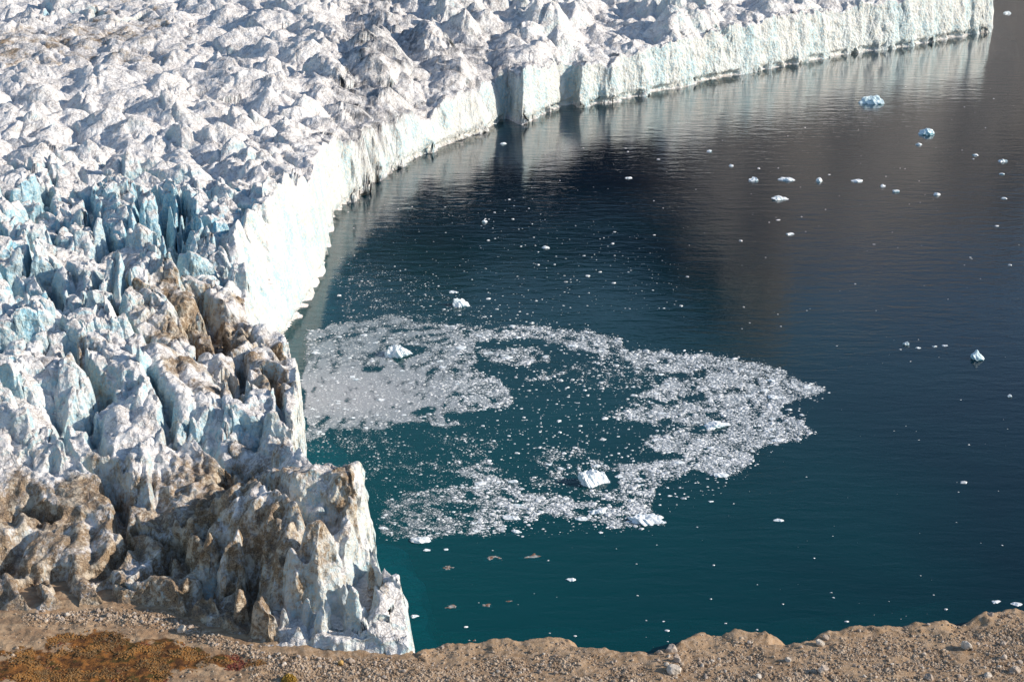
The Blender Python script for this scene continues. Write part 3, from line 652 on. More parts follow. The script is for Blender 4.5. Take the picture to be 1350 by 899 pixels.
def chunk(rng, sub, sx, sy, sz, cuts=7, rough=0.12, peak=0.0):
    """an irregular broken block: a ball cut by random planes, then roughened"""
    v, f = ICO[sub]; v = v.copy()
    for k in range(cuts):
        n_ = rng.normal(size=3); n_ /= np.linalg.norm(n_); h = rng.uniform(0.45, 0.85)
        d = v@n_; over = d > h; v[over] -= np.outer(d[over]-h, n_)
    o = rng.uniform(0, 90, 3)
    nn = fbm(v[:, 0]*2.2+o[0]+v[:, 2], v[:, 1]*2.2+o[1]-v[:, 2], 3, 7)
    v = v*(1+rough*nn[:, None])
    if peak: v[:, 2] += peak*np.clip(ridged(v[:, 0]*1.6+o[2], v[:, 1]*1.6, 3, 9), -0.6, 1.6)*np.clip(v[:, 2]+0.2, 0, 1)
    return v*np.array([sx, sy, sz]), f
# brash ice density: px polygons (on the water plane) and weights
BR = [
 (.95,[(402,434),(430,432),(456,424),(507,414),(558,426),(612,434),(640,436),(625,460),(629,477),(617,485),(650,498),(672,511),(676,530),(655,540),(634,542),(583,544),(587,557),(629,557),(591,563),(549,557),(519,561),(481,570),(456,566),(435,566),(402,587)]),
 (.34,[(448,340),(478,350),(500,380),(520,405),(580,425),(500,425),(455,428),(450,405),(470,390),(440,365)]),
 (.16,[(450,330),(560,370),(640,420),(700,428),(560,428),(480,415),(440,380)]),
 (.85,[(540,425),(600,429),(650,431),(695,428),(740,434),(790,438),(818,447),(822,460),(805,470),(790,472),(760,462),(720,452),(680,446),(640,452),(600,448),(560,445)]),
 (.75,[(630,460),(700,457),(727,468),(722,480),(680,482),(650,478)]),
 (.42,[(690,503),(700,494),(730,488),(770,478),(815,466),(822,474),(790,484),(750,492),(735,500),(712,504)]),
 (.9,[(815,461),(880,464),(941,469),(1008,480),(1056,499),(1087,518),(1060,526),(1032,536),(1036,548),(1060,558),(1073,571),(1056,583),(1030,583),(994,590),(989,612),(960,630),(935,626),(912,620),(890,612),(900,600),(870,597),(849,586),(856,575),(890,572),(905,560),(880,552),(850,556),(806,553),(815,543),(840,538),(870,532),(905,536),(890,528),(830,524),(845,518),(866,508),(880,495),(850,486),(815,476)]),
 (.22,[(800,545),(850,520),(880,500),(950,520),(960,560),(920,590),(850,560)]),
 (.3,[(815,478),(870,490),(860,515),(780,510),(740,500),(770,490)]),
 (.8,[(817,612),(863,612),(900,604),(915,618),(890,632),(862,640),(858,668),(862,680),(830,685),(822,665),(818,645),(800,650),(815,632)]),
 (.6,[(773,606),(830,610),(900,604),(905,616),(830,622),(780,618)]),
 (.7,[(745,642),(800,646),(835,655),(835,690),(800,690),(750,684),(715,676),(700,660),(720,652),(750,656),(800,668),(820,664),(790,655)]),
 (.85,[(690,652),(725,650),(755,662),(760,676),(720,676),(690,672),(660,664)]),
 (.75,[(622,612),(640,605),(664,618),(684,632),(686,648),(655,652),(625,640),(610,628),(600,618)]),
 (.34,[(684,632),(740,622),(745,640),(700,642)]),
 (.4,[(700,605),(720,590),(760,588),(800,598),(760,602),(730,612),(770,615),(770,630),(740,625)]),
 (.62,[(505,660),(540,648),(600,640),(660,642),(690,650),(720,668),(718,682),(660,684),(664,700),(640,706),(580,708),(520,710),(505,700)]),
 (.28,[(470,610),(530,610),(600,606),(640,612),(600,620),(560,628),(520,620),(480,630)]),
 (.26,[(560,570),(610,575),(650,580),(676,585),(640,592),(650,604),(600,600),(580,585)]),
 (.26,[(405,570),(450,560),(520,575),(560,600),(500,605),(440,595),(405,600)]),
 (.10,[(490,640),(600,590),(690,650),(600,690),(500,700)]),
 (.012,[(440,380),(700,410),(830,450),(1000,470),(1090,520),(1000,620),(880,680),(850,700),(500,715),(405,600)]),
 (.55,[(790,700),(830,676),(860,672),(876,690),(840,693)]),
 (.005,[(440,270),(700,260),(900,330),(900,410),(640,420),(480,360)]),
 (.0004,[(560,235),(900,160),(1350,60),(1350,480),(1100,480),(900,420),(640,380)]),
 (.0002,[(560,715),(1100,520),(1350,500),(1350,860),(600,860)])]
HOLES = [(.9,[(503,458),(530,454),(566,456),(560,468),(530,474),(522,478),(512,470)]),(.85,[(472,492),(490,484),(510,481),(500,488),(486,493)]),
 (.9,[(535,541),(560,533),(573,536),(562,545),(548,549)]),(.85,[(585,545),(632,541),(680,545),(650,553),(600,553)]),(.7,[(676,452),(740,455),(762,466),(735,470),(725,460),(690,457)]),
 (.8,[(926,545),(950,543),(955,553),(935,556)]),(.7,[(880,492),(930,492),(935,500),(890,503)]),(.7,[(885,522),(930,520),(940,528),(895,530)]),(.7,[(900,558),(935,566),(960,560),(955,572),(905,570)]),
 (.85,[(640,620),(655,616),(700,628),(700,640),(690,640),(670,632)]),(.8,[(575,668),(600,664),(640,668),(620,678),(585,676)]),(.8,[(745,672),(770,668),(800,676),(770,680)]),(.85,[(738,590),(752,588),(745,600)]),
 (.9,[(805,622),(818,620),(816,640),(800,646),(790,650),(800,636)]),(.7,[(440,518),(455,517),(452,522)])]
gx0, gy0, gs = 380, 20, 1.0
GW, GH = 980, 860
PXg, PYg = np.meshgrid(np.arange(GW)+gx0, np.arange(GH)+gy0, indexing='ij')
wxg, wyg = unproj(PXg, PYg)
def blur(a, n_):
    for _ in range(n_):
        a = (np.roll(a, 1, 0)+2*a+np.roll(a, -1, 0))/4; a = (np.roll(a, 1, 1)+2*a+np.roll(a, -1, 1))/4
    return a
j1 = 6*fbm(wxg/9, wyg/22, 3, 401); j2 = 3.5*fbm(wxg/9, wyg/22, 3, 405)
jx = PXg+j1; jy = PYg+j2
DEN = np.zeros((GW, GH), np.float32)
for wgt, P in BR: DEN = np.maximum(DEN, wgt*inside(jx, jy, P))
for wgt, P in HOLES: DEN = DEN*(1-wgt*inside(jx+j1*.2, jy, P))
DENs = blur(DEN, 3)
_u = (PXg-735)/1.0; _v = (PYg-565)*2.3; _an = np.arctan2(_v, _u); _ra = np.hypot(_u, _v) + 26*fbm(PXg/95, PYg/45, 2, 409)
fil = 0.75*fbm(_an*7.5, _ra/13, 3, 411, 0.6) + 0.55*fbm(wxg/5, wyg/9, 3, 417)
slushy = sm((450-PXg)*1.0 + (PYg-520)*0, -220, -30)*0      # calmer, finer mush near the ice front
DENs = np.where(DENs > 0.05, DENs*np.clip(0.38+0.52*DENs+(1.5-0.5*DENs)*fil, 0.02, 1.3), DENs)
DENs = np.clip(DENs, 0, 1)
ins_gl = inside(wxg, wyg, GPOLY); DENs[ins_gl] = 0
# ------------------------------------------------------------------ ice materials for floating ice
def floe_material(name, col, bluec, dirtc=None, blue=0.5):
    t = NT(name); P = t.pos(obj=False); nz = t.nz()
    n_ = t.noise(P, 1.3, 4, 0.6)
    c = t.mix(t.ramp(nz, -0.1, 0.5), bluec, col)
    c = t.mix(t.ramp(n_, 0.45, 0.7, 0, blue), c, bluec)
    if dirtc: c = t.mix(t.ramp(t.noise(P, 0.5, 5, 0.7), 0.42, 0.55), c, dirtc)
    t.put(t.b.inputs['Base Color'], c); t.b.inputs['Roughness'].default_value = 0.4; t.b.inputs['IOR'].default_value = 1.31
    t.put(t.b.inputs['Normal'], t.bump(t.noise(P, 3.0, 3), 0.5, 0.3))
    return t.m
FLOE = floe_material('floating_ice', (0.86, 0.88, 0.90), (0.45, 0.66, 0.74), None, 0.35)
BLUEICE = floe_material('blue_ice', (0.74, 0.84, 0.88), (0.24, 0.50, 0.60), None, 0.7)
DIRTYICE = floe_material('dirty_ice', (0.42, 0.42, 0.40), (0.25, 0.33, 0.33), (0.20, 0.10, 0.06), 0.3)
BRASHM = floe_material('brash_mush', (0.80, 0.80, 0.82), (0.45, 0.53, 0.58), None, 0.5)
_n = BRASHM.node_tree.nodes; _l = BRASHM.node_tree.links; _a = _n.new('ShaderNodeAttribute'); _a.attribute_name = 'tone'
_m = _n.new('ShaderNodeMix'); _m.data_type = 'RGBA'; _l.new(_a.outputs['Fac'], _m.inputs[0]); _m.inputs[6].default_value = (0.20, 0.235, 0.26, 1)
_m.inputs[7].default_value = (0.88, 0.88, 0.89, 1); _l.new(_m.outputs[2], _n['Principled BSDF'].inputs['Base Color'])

def brash(count=170000):
    rng = np.random.RandomState(21)
    # sample cells by density x world area of the cell
    area = (unproj(PXg, PYg)[1]*0+1.0)
    pr = (DENs.ravel().astype(np.float64)); pr /= pr.sum()
    cells = rng.choice(pr.size, count, p=pr)
    px = PXg.ravel()[cells]+rng.uniform(-.5, .5, count); py = PYg.ravel()[cells]+rng.uniform(-.5, .5, count)
    X, Y = unproj(px, py)
    loc = DENs.ravel()[cells]
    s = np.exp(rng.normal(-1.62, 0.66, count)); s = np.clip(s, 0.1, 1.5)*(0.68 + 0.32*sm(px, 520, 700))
    s_fine = 0.68 + 0.32*sm(px, 520, 700)
    s = np.where(loc < 0.03, s*1.5, s)
    m = 6
    ang = np.sort(rng.uniform(0, 2*math.pi, (count, m)), axis=1)*0.35 + (np.arange(m)/m*2*math.pi)[None, :]*0.82
    rad = rng.uniform(0.6, 1.1, (count, m))
    el = rng.uniform(0.5, 1.0, count)[:, None]
    bx = np.cos(ang)*rad*s[:, None]; by = np.sin(ang)*rad*s[:, None]*el
    V = np.zeros((count, 2*m+1, 3), np.float32)
    V[:, :m, 0] = X[:, None]+bx*1.05; V[:, :m, 1] = Y[:, None]+by*1.05; V[:, :m, 2] = -0.15
    hh = s*rng.uniform(0.12, 0.42, count)
    V[:, m:2*m, 0] = X[:, None]+bx*0.72; V[:, m:2*m, 1] = Y[:, None]+by*0.72; V[:, m:2*m, 2] = (hh[:, None]*rng.uniform(0.5, 1.1, (count, m)))
    V[:, 2*m, 0] = X; V[:, 2*m, 1] = Y; V[:, 2*m, 2] = hh*1.15
    base = (np.arange(count)*(2*m+1))[:, None]
    Fq = []; Ft = []
    for k in range(m):
        k2 = (k+1) % m
        Fq.append(base+np.array([[k, k2, m+k2, m+k]])); Ft.append(base+np.array([[m+k, m+k2, 2*m]]))
    me = make_mesh('brash_ice', V.reshape(-1, 3), Fq=np.concatenate(Fq), Ft=np.concatenate(Ft), smooth=False)
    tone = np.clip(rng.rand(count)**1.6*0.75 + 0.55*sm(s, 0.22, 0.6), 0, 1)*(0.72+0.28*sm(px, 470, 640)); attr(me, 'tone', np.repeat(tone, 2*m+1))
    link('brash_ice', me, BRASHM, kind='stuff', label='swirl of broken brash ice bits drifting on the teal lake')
brash()
def slush():
    """thin film of ice mush between the pieces: a real sheet 5 mm above the water, its thickness in a vertex attribute"""
    st = 2
    sub = (slice(0, 760, st), slice(290, 720, st))
    px = PXg[sub]; py = PYg[sub]; d = blur(np.where(DEN > .2, DEN, 0)*np.clip(0.85+0.9*fil, 0, 1.3), 2)
    d[ins_gl] = 0.6*d[ins_gl]
    d = d[sub]; X, Y = unproj(px, py)
    i = np.arange(px.size).reshape(px.shape)
    ok = (d[:-1, :-1] > 0.02) | (d[1:, 1:] > 0.02)
    Q = np.stack([i[:-1, :-1][ok], i[:-1, 1:][ok], i[1:, 1:][ok], i[1:, :-1][ok]], 1)
    usedv = np.unique(Q); remap = np.zeros(px.size, np.int64); remap[usedv] = np.arange(len(usedv)); Q = remap[Q]
    V = np.stack([X.ravel(), Y.ravel(), np.full(px.size, 0.006)], 1)[usedv]
    me = make_mesh('ice_slush', V, Fq=Q[:, ::-1], smooth=False)
    left = sm(600-px, -60, 150)*sm(py, 455, 520)*sm(-py, -570, -530)
    attr(me, 'mush', d.ravel()[usedv]); attr(me, 'fine', left.ravel()[usedv])
    t = NT('ice_slush'); P = t.pos()
    n1 = t.noise(t.pos((0.8, 1, 1)), 1.1, 4, 0.7, 0.3); n2 = t.noise(P, 0.28, 3, 0.6, 0.8)
    a = t.math('ADD', t.math('MULTIPLY', t.attr('mush'), 0.85), t.math('MULTIPLY', t.math('SUBTRACT', n1, 0.5), 1.1))
    a = t.math('ADD', a, t.math('MULTIPLY', t.math('SUBTRACT', n2, 0.5), 0.9)); a = t.math('ADD', a, t.math('MULTIPLY', t.attr('fine'), 0.5))
    al = t.ramp(a, 0.35, 0.95, 0, 0.8)
    t.put(t.b.inputs['Base Color'], t.mix(t.attr('fine'), (0.30, 0.36, 0.40), (0.56, 0.56, 0.58))); t.b.inputs['Roughness'].default_value = 0.6
    t.put(t.b.inputs['Alpha'], al)
    link('ice_slush', me, t.m, kind='stuff', label='thin grey film of ice slush between the brash ice')
slush()

# ------------------------------------------------------------------ individual floating ice
# px, py (centre at the waterline), width px, height px above water, material, shape, label
BERGS = [
 (1149,136,30,7,'b','berg','turquoise blue iceberg, the larger of the two blue ones below the far ice cliff'),
 (1221,177,19,5.5,'b','berg','small rounded blue iceberg right of and nearer than the turquoise one'),
 (1287,473,20,9,'b','peak','pointed pale blue iceberg alone on the dark water near the right edge'),
 (608,403,22,9,'w','lumpy','white upright iceberg just beyond the top edge of the brash ice swirl'),
 (528,468,36,12,'w','lumpy','knobbly white iceberg in a dark pool inside the grey slush near the glacier'),
 (781,636,40,24,'w','slab','largest white iceberg in the swirl, a tilted slab ringed by brash ice'),
 (852,686,40,18,'w','slab','white wedge of ice at the bottom tip of the swirl'),
 (873,689,9,5,'w','small','little white knob of ice touching the right end of the wedge at the bottom tip'),
 (791,674,30,8,'w','slab','white floe just left of the wedge at the bottom tip'),
 (940,562,36,9,'w','slab','long flat white floe in the middle of the right hand lobe'),
 (1019,523,20,7,'w','slab','flat white floe near the top right edge of the brash lobe'),
 (948,627,20,6,'w','slab','white floe at the lower right end of the brash lobe'),
 (555,713,28,7,'w','slab','white floe on the lower left rim of the swirl off the brown ice headland'),
 (680,701,14,7,'w','slab','oval white floe floating free just below the swirl'),
 (675,683,22,8,'w','slab','white floe set in the lower rim of the swirl above the free oval one'),
 (752,764,13,6,'w','small','white floe alone on the open teal water above the gravel shore'),
 (1028,686,14,4,'w','small','thin white floe on open water right of the swirl tip'),
 (1194,454,10,6,'w','small','white piece leading the short trail left of the pointed blue berg'),
 (1210,459,6,3,'w','small','second piece of the short trail left of the pointed blue berg'),
 (1232,457,7,3,'w','small','third piece of the short trail left of the pointed blue berg'),
 (1245,456,8,3,'w','small','last piece of the short trail, nearest the pointed blue berg'),
 (1331,523,6,4,'w','small','tiny white bit at the right edge below the pointed blue berg'),
 (1312,793,13,4,'w','small','thin white floe beyond the right end of the gravel shore'),
 (1341,797,15,4,'w','small','longer thin white floe cut by the right edge above the gravel shore'),
 (1028,263,18,7,'w','small','white floe below the row of floes right of centre'),
 (1037,237,20,6,'w','small','widest white floe in the row across the upper right water'),
 (993,238,13,6,'w','small','leftmost floe in the row across the upper right water'),
 (1079,239,12,6,'w','small','white floe just right of the widest one in the row'),
 (1129,239,14,5,'w','small','rightmost floe of the four in the upper right row'),
 (1164,246,7,4,'w','small','tiny floe right of the row of four'),
 (1181,253,10,4,'w','small','small flat floe further right of the row of four'),
 (1235,257,8,4,'w','small','small floe between the row of four and the right edge'),
 (1321,213,11,6,'w','small','brightest white floe near the right edge in the upper right'),
 (1286,205,8,3,'w','small','small floe left of the brightest one near the right edge'),
 (1321,230,7,3,'w','small','small floe just under the brightest one near the right edge'),
 (1324,262,8,3,'w','small','small floe at the right edge, lowest of the three there'),
 (1211,191,8,3,'w','small','small floe just below the rounded blue iceberg'),
 (1329,18,11,4,'w','small','floe in the top right corner beyond the end of the ice cliff'),
 (1040,309,11,4,'w','small','floe alone in mid water right of centre'),
 (964,219,7,4,'w','small','small floe left of the row, below the far reflection'),
 (935,200,8,3,'w','small','small floe under the reflected ice cliff, left of the upper right row'),
 (829,235,9,3,'w','small','floe by the start of the dark reflection'),
 (719,327,10,4,'w','small','floe in the dark reflection above the swirl'),
 (638,293,8,4,'w','small','floe in the dark reflection nearest the ice front'),
 (663,190,8,3,'w','small','small floe close below the corner of the ice cliff'),
 (598,385,14,4,'w','small','flat white floe behind the white upright iceberg'),
 (937,661,8,3,'w','small','small floe just right of the lower brash lobe'),
 (641,797,18,7,'d','slab','pale grey half sunken ice piece off the brown ice headland'),
 (594,799,24,10,'d','slab','reddish brown dirty ice piece nearest the brown ice headland'),
 (591,748,20,6,'d','slab','brown half sunken ice piece under the rim of the swirl'),
 (651,736,26,6,'d','slab','long brown half sunken ice piece with a white top'),
 (700,734,30,5,'d','slab','long grey sliver of ice, rightmost of the half sunken pieces'),
 (672,792,12,3,'d','small','thin grey sliver beside the pale grey half sunken piece'),
 (625,845,10,14,'d','small','grey ice lump in the water right behind the gravel shore'),
 (563,725,10,3,'w','small','small pale floe close under the rim floe off the headland'),
 (588,724,8,3,'w','small','small pale floe right of the one under the rim floe'),
 (545,812,12,4,'w','small','pale floe touching the foot of the ice headland'),
]
MATS = {'w': FLOE, 'b': BLUEICE, 'd': DIRTYICE}
rng = np.random.RandomState(77)
def put_berg(px, py, wpx, hpx, m, shape, label, group=None, name=None, sub=None):
    X, Y = (float(v) for v in unproj(px, py)); D = math.hypot(math.hypot(X, Y), CAM_H); k = D/F
    th = math.atan2(CAM_H, math.hypot(X, Y))
    half = wpx*k/2; 
    if shape in ('slab', 'small'): dep = half*0.75; hz = max(0.12*half, (hpx*k - 2*dep*math.sin(th))/math.cos(th)); hz = max(hz, 0.22*half)
    else: dep = half*0.7; hz = max(0.3*half, (hpx*k-dep*math.sin(th))/math.cos(th)*1.0)
    sb = sub if sub is not None else (1 if wpx < 9 else 2 if wpx < 18 else 3 if wpx < 30 else 4)
    if shape == 'lumpy': v, f = chunk(rng, 4, half, dep, hz*1.1, 3, 0.35, 0.35)
    elif shape == 'berg': v, f = chunk(rng, sb, half, dep, hz*1.2, 6, 0.25, 0.4)
    elif shape == 'peak': v, f = chunk(rng, 3, half, dep, hz*0.8, 3, 0.2, 0.2); r_ = np.hypot(v[:, 0]/half, v[:, 1]/dep); v[:, 2] += hz*0.9*np.exp(-(r_*2.6)**2)
    else: v, f = chunk(rng, sb, half*1.08, dep, hz*1.1, 6, 0.3, 0.25); v[:, 2] -= hz*0.2
    lo_ = v[:, 2] < 0; v[lo_, 2] *= 0.6
    if m == 'd': v[:, 2] = v[:, 2]*0.5 - 0.45*hz
    me = make_mesh(name or 'ice_floe', v, Ft=f, smooth=False)
    kw = dict(label=label, category='iceberg' if wpx > 18 and shape != 'small' else 'ice floe')
    if group: kw['group'] = group
    return link(name or ('iceberg' if kw['category'] == 'iceberg' else 'ice_floe'), me, MATS[m], loc=(X, Y, 0.0), **kw)
for b_ in BERGS: put_berg(*b_)
# bigger floes within the brash: four areas, each a group of look-alikes
REG = [((405,425,640,575), 85, 'white ice floe frozen in the grey slush of the left mass beside the glacier', 'floes in the left slush mass'),
       ((640,425,830,505), 28, 'white ice floe in the upper arm of the brash ice swirl', 'floes in the upper arm'),
       ((815,458,1090,632), 70, 'white ice floe in the right lobe of the brash ice swirl', 'floes in the right lobe'),
       ((480,576,720,715), 45, 'white ice floe in the lower left arc of the brash ice swirl', 'floes in the lower left arc'),
       ((720,585,905,695), 27, 'white ice floe in the lower right arc of the brash ice swirl', 'floes in the lower right arc')]
for (x0, y0, x1, y1), cnt, lab, grp in REG:
    D = DENs[x0-gx0:x1-gx0, y0-gy0:y1-gy0].astype(float).ravel(); D = np.where(D > 0.3, D, 0); D /= D.sum()
    for c in rng.choice(D.size, cnt, p=D, replace=False):
        px, py = x0 + c//(y1-y0), y0 + c % (y1-y0)
        wpx = float(np.clip(np.exp(rng.normal(1.75, 0.42)), 3.5, 15))
        put_berg(px, py, wpx, wpx*0.34, 'w', 'small', lab, grp)

# ------------------------------------------------------------------ stones
def rock_material(name, a, b):
    t = NT(name); P = t.pos(); oi = t.n.new('ShaderNodeObjectInfo')
    n_ = t.noise(P, 1.2, 4, 0.6); n2 = t.noise(P, 0.45, 2)
    c = t.mix(t.ramp(n2, 0.35, 0.65), a, b); c = t.mix(t.ramp(n_, 0.5, 0.75, 0, .5), c, (0.15, 0.11, 0.09))
    t.put(t.b.inputs['Base Color'], c); t.b.inputs['Roughness'].default_value = 0.9; t.b.inputs['Specular IOR Level'].default_value = 0.2
    t.put(t.b.inputs['Normal'], t.bump(t.noise(P, 3.0, 4), 0.6, 0.25)); return t.m
ROCK = rock_material('boulder_rock', (0.34, 0.27, 0.22), (0.50, 0.42, 0.36)); STONE = rock_material('rubble_rock', (0.26, 0.18, 0.12), (0.52, 0.41, 0.31))
PALE = rock_material('pale_rock', (0.48, 0.42, 0.36), (0.62, 0.56, 0.50))
def ground_at(px, py):
    z = ZM
    for _ in range(4):
        X, Y = unproj(px, py, z); z = float(ground_z(X, Y)[0])
    return float(X), float(Y), z
BOULD = [
 (1080,850,15,11,'p','pale round boulder on the crest beside the notch in the shoreline'),(1088,842,10,7,'r','brown boulder touching the pale one on the crest'),(1275,854,17,14,'p','large pale boulder standing alone on the smooth slope at right'),
 (1306,811,9,7,'r','boulder on the skyline left of the right hand hump'),(1322,850,10,7,'r','boulder on the slope below the right hand hump'),(1322,868,11,8,'r','boulder below the other one under the right hand hump'),
 (1338,886,14,11,'r','boulder in the lower right corner'),(1303,892,11,8,'p','tan boulder left of the lower right corner'),(885,858,17,13,'r','angular grey boulder on the crest left of the knob'),(888,886,20,14,'p','pale boulder on the slope below the knob'),
 (870,862,10,8,'r','smaller boulder left of the angular grey crest boulder'),(893,872,12,12,'r','upright boulder between the crest and the pale boulder'),(1085,886,16,14,'r','boulder in the rubble below the crest notch'),(1225,895,14,10,'r','boulder at the bottom edge right of centre'),
 (583,854,8,6,'r','boulder on the first rise right of the ice'),(1132,832,6,5,'r','small stone standing on the long straight crest'),(1224,824,6,4,'r','stone on the crest left of the right hand hump'),
 (408,831,11,9,'r','boulder lying under the small ice cliff'),(346,842,9,9,'r','dark boulder under the brown ice'),(240,833,13,12,'p','pale upright boulder in the rubble bank at the glacier foot'),(463,873,12,10,'r','boulder with an orange neighbour below the ice cliff'),(450,875,9,7,'o','orange boulder in the gravel below the ice cliff')]
ORANGE = rock_material('orange_rock', (0.42, 0.24, 0.08), (0.55, 0.34, 0.12))
RM = {'r': ROCK, 'p': PALE, 'o': ORANGE}
rng = np.random.RandomState(9)
def put_rock(px, py, wpx, hpx, m, label, group=None):
    X, Y, z = ground_at(px, py); k = math.hypot(math.hypot(X, Y), CAM_H-z)/F
    half = wpx*k/2; hz = max(hpx*k*0.62, half*0.6)
    v, f = chunk(rng, 2 if wpx > 8 else 1, half, half*rng.uniform(.75, 1.0), hz, 8, 0.14)
    a = rng.uniform(0, 6.28); 
    me = make_mesh('boulder', v, Ft=f, smooth=False)
    o = link('boulder', me, RM[m], loc=(X, Y, z+hz*0.35), label=label, category='boulder'); o.rotation_euler.z = a*0.1
    if group: o['group'] = group
for b_ in BOULD: put_rock(*b_)
AREAS = [((960,845,1350,899), 60, 'grey brown stone among the gravel on the right hand shore', 'stones on the right hand shore'),
         ((700,862,960,899), 40, 'grey brown stone in the rubble of the middle shore', 'stones on the middle shore'),
         ((430,866,700,899), 34, 'grey brown stone on the gravel below and right of the ice cliff', 'stones below the ice cliff'),
         ((40,803,440,885), 100, 'grey stone in the rubble bank along the foot of the dirty ice', 'stones in the rubble bank')]
def bank_y(px):      # centre row of the rubble bank
    return np.interp(px, [0, 60, 150, 220, 300, 360, 430], [812, 812, 812, 818, 850, 868, 878])
for (x0, y0, x1, y1), cnt, lab, grp in AREAS:
    for _ in range(cnt):
        px = rng.uniform(x0, x1)
        py = bank_y(px)+rng.normal(0, 5) if 'bank' in grp else rng.uniform(max(y0, np.interp(px, [p[0] for p in CREST], [p[1] for p in CREST])+5) if px > 549 else y0, y1)
        wpx = float(np.clip(np.exp(rng.normal(1.55, 0.3)), 3.2, 9))
        put_rock(px, py, wpx, wpx*0.75, 'r' if rng.rand() < .75 else 'p', lab, grp)
def rubble(count=52000):
    rng = np.random.RandomState(33)
    px = rng.uniform(-40, 1400, count*3); py = rng.uniform(798, 912, count*3)
    top = np.where(px > 549, np.interp(px, [p[0] for p in CREST], [p[1] for p in CREST]), np.interp(px, [p[0] for p in MORLINE], [p[1] for p in MORLINE]))
    wgt = np.where(px > 549, 0.20+0.9*sm(py-top, 8, 40), 0.0)
    wgt = wgt*np.clip(0.5+1.2*fbm(px/50, py/18, 3, 501), 0.08, 1.4)
    bank = np.exp(-((py-bank_y(px))/8.0)**2)*1.3*(px < 460)*(px > 30)
    low = (px > 330)*(px <= 560)*sm(py, 862, 880)*0.7
    wgt = np.maximum(np.maximum(wgt, bank), low)
    wgt = np.where(py < top+1, 0, wgt); wgt = np.maximum(wgt, np.where(py > top+1, 0.03, 0)); vx, vy = unproj(px, py, 7.0); wgt = wgt*(1-veg_mask(vx, vy))
    keep = rng.rand(count*3) < wgt/1.4; px = px[keep][:count]; py = py[keep][:count]; nn = len(px)
    z = np.full(nn, ZM)
    for _ in range(3):
        X, Y = unproj(px, py, z); z = moraine_height(X, Y)[0]
    s = np.clip(np.exp(rng.normal(-1.35, 0.5, nn)), 0.1, 0.75)
    bv, bf = ICO[0]; nv = len(bv)
    V = np.empty((nn, nv, 3), np.float32)
    jit = rng.uniform(0.65, 1.15, (nn, nv))
    for q in range(3): V[:, :, q] = bv[None, :, q]*jit*s[:, None]*(rng.uniform(0.7, 1.2, nn)[:, None] if q < 2 else 0.7)
    V[:, :, 0] += X[:, None]; V[:, :, 1] += Y[:, None]; V[:, :, 2] += (z+s*0.2)[:, None]
    Fa = (np.arange(nn)*nv)[:, None, None]+bf[None]
    me = make_mesh('rubble', V.reshape(-1, 3), Ft=Fa.reshape(-1, 3), smooth=False)
    link('rubble', me, STONE, kind='stuff', label='loose rubble and gravel stones strewn over the moraine')
rubble()

# ------------------------------------------------------------------ tundra and the yellow shrub
def leafy(rng, count, rad, hgt, leaf):
    a = rng.uniform(0, 2*math.pi, count); u = np.sqrt(rng.rand(count)); zz = rng.rand(count)
    rr_ = rad*u*(1-0.35*zz); c = np.stack([np.cos(a)*rr_, np.sin(a)*rr_, 0.1+hgt*zz*(1.05-0.5*u)], 1)
    d = rng.normal(size=(count, 2, 3))*leaf
    V = np.stack([c-d[:, 0], c+d[:, 1], c+d[:, 0], c-d[:, 1]], 1).reshape(-1, 3)
    Q = np.arange(count*4).reshape(-1, 4); return V, Q
def leaf_mat(name, a, b):
    t = NT(name); c = t.mix(t.noise(t.pos(), 1.6, 2), a, b); t.put(t.b.inputs['Base Color'], c); t.b.inputs['Roughness'].default_value = 0.8; return t.m
sh = bpy.data.objects.new('shrub', None); C.objects.link(sh); X, Y, z = ground_at(381, 898); sh.location = (X, Y, z)
sh['label'] = 'yellow autumn shrub at the bottom edge left of the gravel'; sh['category'] = 'shrub'
V_, Q_ = leafy(np.random.RandomState(4), 1500, 2.7, 2.6, 0.16); link('foliage', make_mesh('foliage', V_, Fq=Q_, smooth=False), leaf_mat('yellow_leaves', (0.30, 0.17, 0.03), (0.50, 0.33, 0.06)), parent=sh)
st_v = []; st_f = []
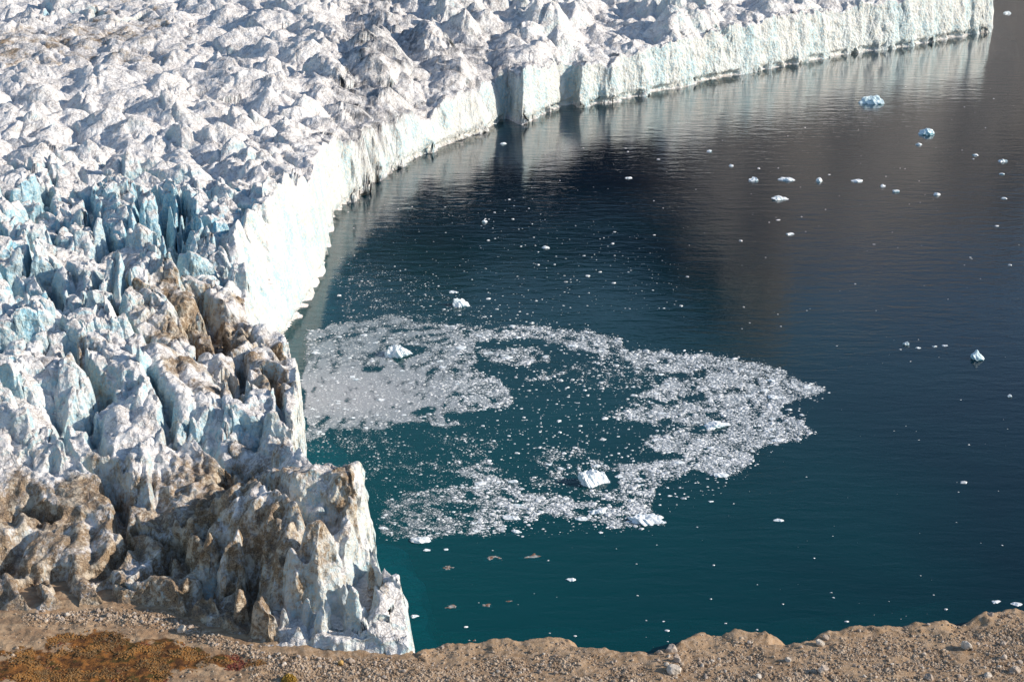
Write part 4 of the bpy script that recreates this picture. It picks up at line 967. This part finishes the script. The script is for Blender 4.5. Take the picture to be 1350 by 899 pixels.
for k in range(9):
    a = k*0.7; tx, ty = math.cos(a)*1.6, math.sin(a)*1.6
    b0 = len(st_v); 
    for q_ in range(3): st_v.append((0.2*math.cos(a)+0.06*math.cos(q_*2.1), 0.2*math.sin(a)+0.06*math.sin(q_*2.1), -0.2))
    for q_ in range(3): st_v.append((tx+0.03*math.cos(q_*2.1), ty+0.03*math.sin(q_*2.1), 1.9))
    for q_ in range(3): st_f.append((b0+q_, b0+(q_+1) % 3, b0+3+(q_+1) % 3, b0+3+q_))
link('stems', make_mesh('stems', st_v, Fq=st_f, smooth=False), leaf_mat('bark', (0.08, 0.05, 0.03), (0.12, 0.08, 0.05)), parent=sh)
def tundra():
    rng = np.random.RandomState(55); V = []; N = 9000
    px = rng.uniform(-60, 350, N*3); py = rng.uniform(826, 910, N*3); X, Y = unproj(px, py, 7.0)
    m = veg_mask(X, Y)*np.clip(0.3+1.5*fbm(X/9, Y/9, 3, 511), 0, 1.2); k = rng.rand(N*3) < m; X = X[k][:N]; Y = Y[k][:N]; nn = len(X)
    z = moraine_height(X, Y)[0]; s = rng.uniform(0.15, 0.42, nn)
    bv, bf = ICO[0]; 
    V = bv[None]*rng.uniform(0.6, 1.2, (nn, len(bv), 1))*s[:, None, None]*np.array([1.3, 1.3, 0.8])
    V = V+np.stack([X, Y, z+0.05], 1)[:, None, :]
    Fa = (np.arange(nn)*len(bv))[:, None, None]+bf[None]
    t = NT('tundra_leaves'); P = t.pos()
    c = t.mix(t.ramp(t.noise(P, 0.12, 4, 0.65), 0.42, 0.58), (0.13, 0.065, 0.02), (0.30, 0.135, 0.03)); c = t.mix(t.ramp(t.noise(t.pos(rot=(0, 0, 2)), 0.09, 4), 0.55, 0.62), c, (0.16, 0.035, 0.02))
    c = t.mix(t.ramp(t.noise(P, 1.2, 3), 0.5, 0.7), c, (0.24, 0.155, 0.07))
    t.put(t.b.inputs['Base Color'], c); t.b.inputs['Roughness'].default_value = 0.9
    link('tundra', make_mesh('tundra', V.reshape(-1, 3), Ft=Fa.reshape(-1, 3), smooth=False), t.m, kind='stuff', label='low autumn coloured tundra plants on the brown ground at lower left')
tundra()
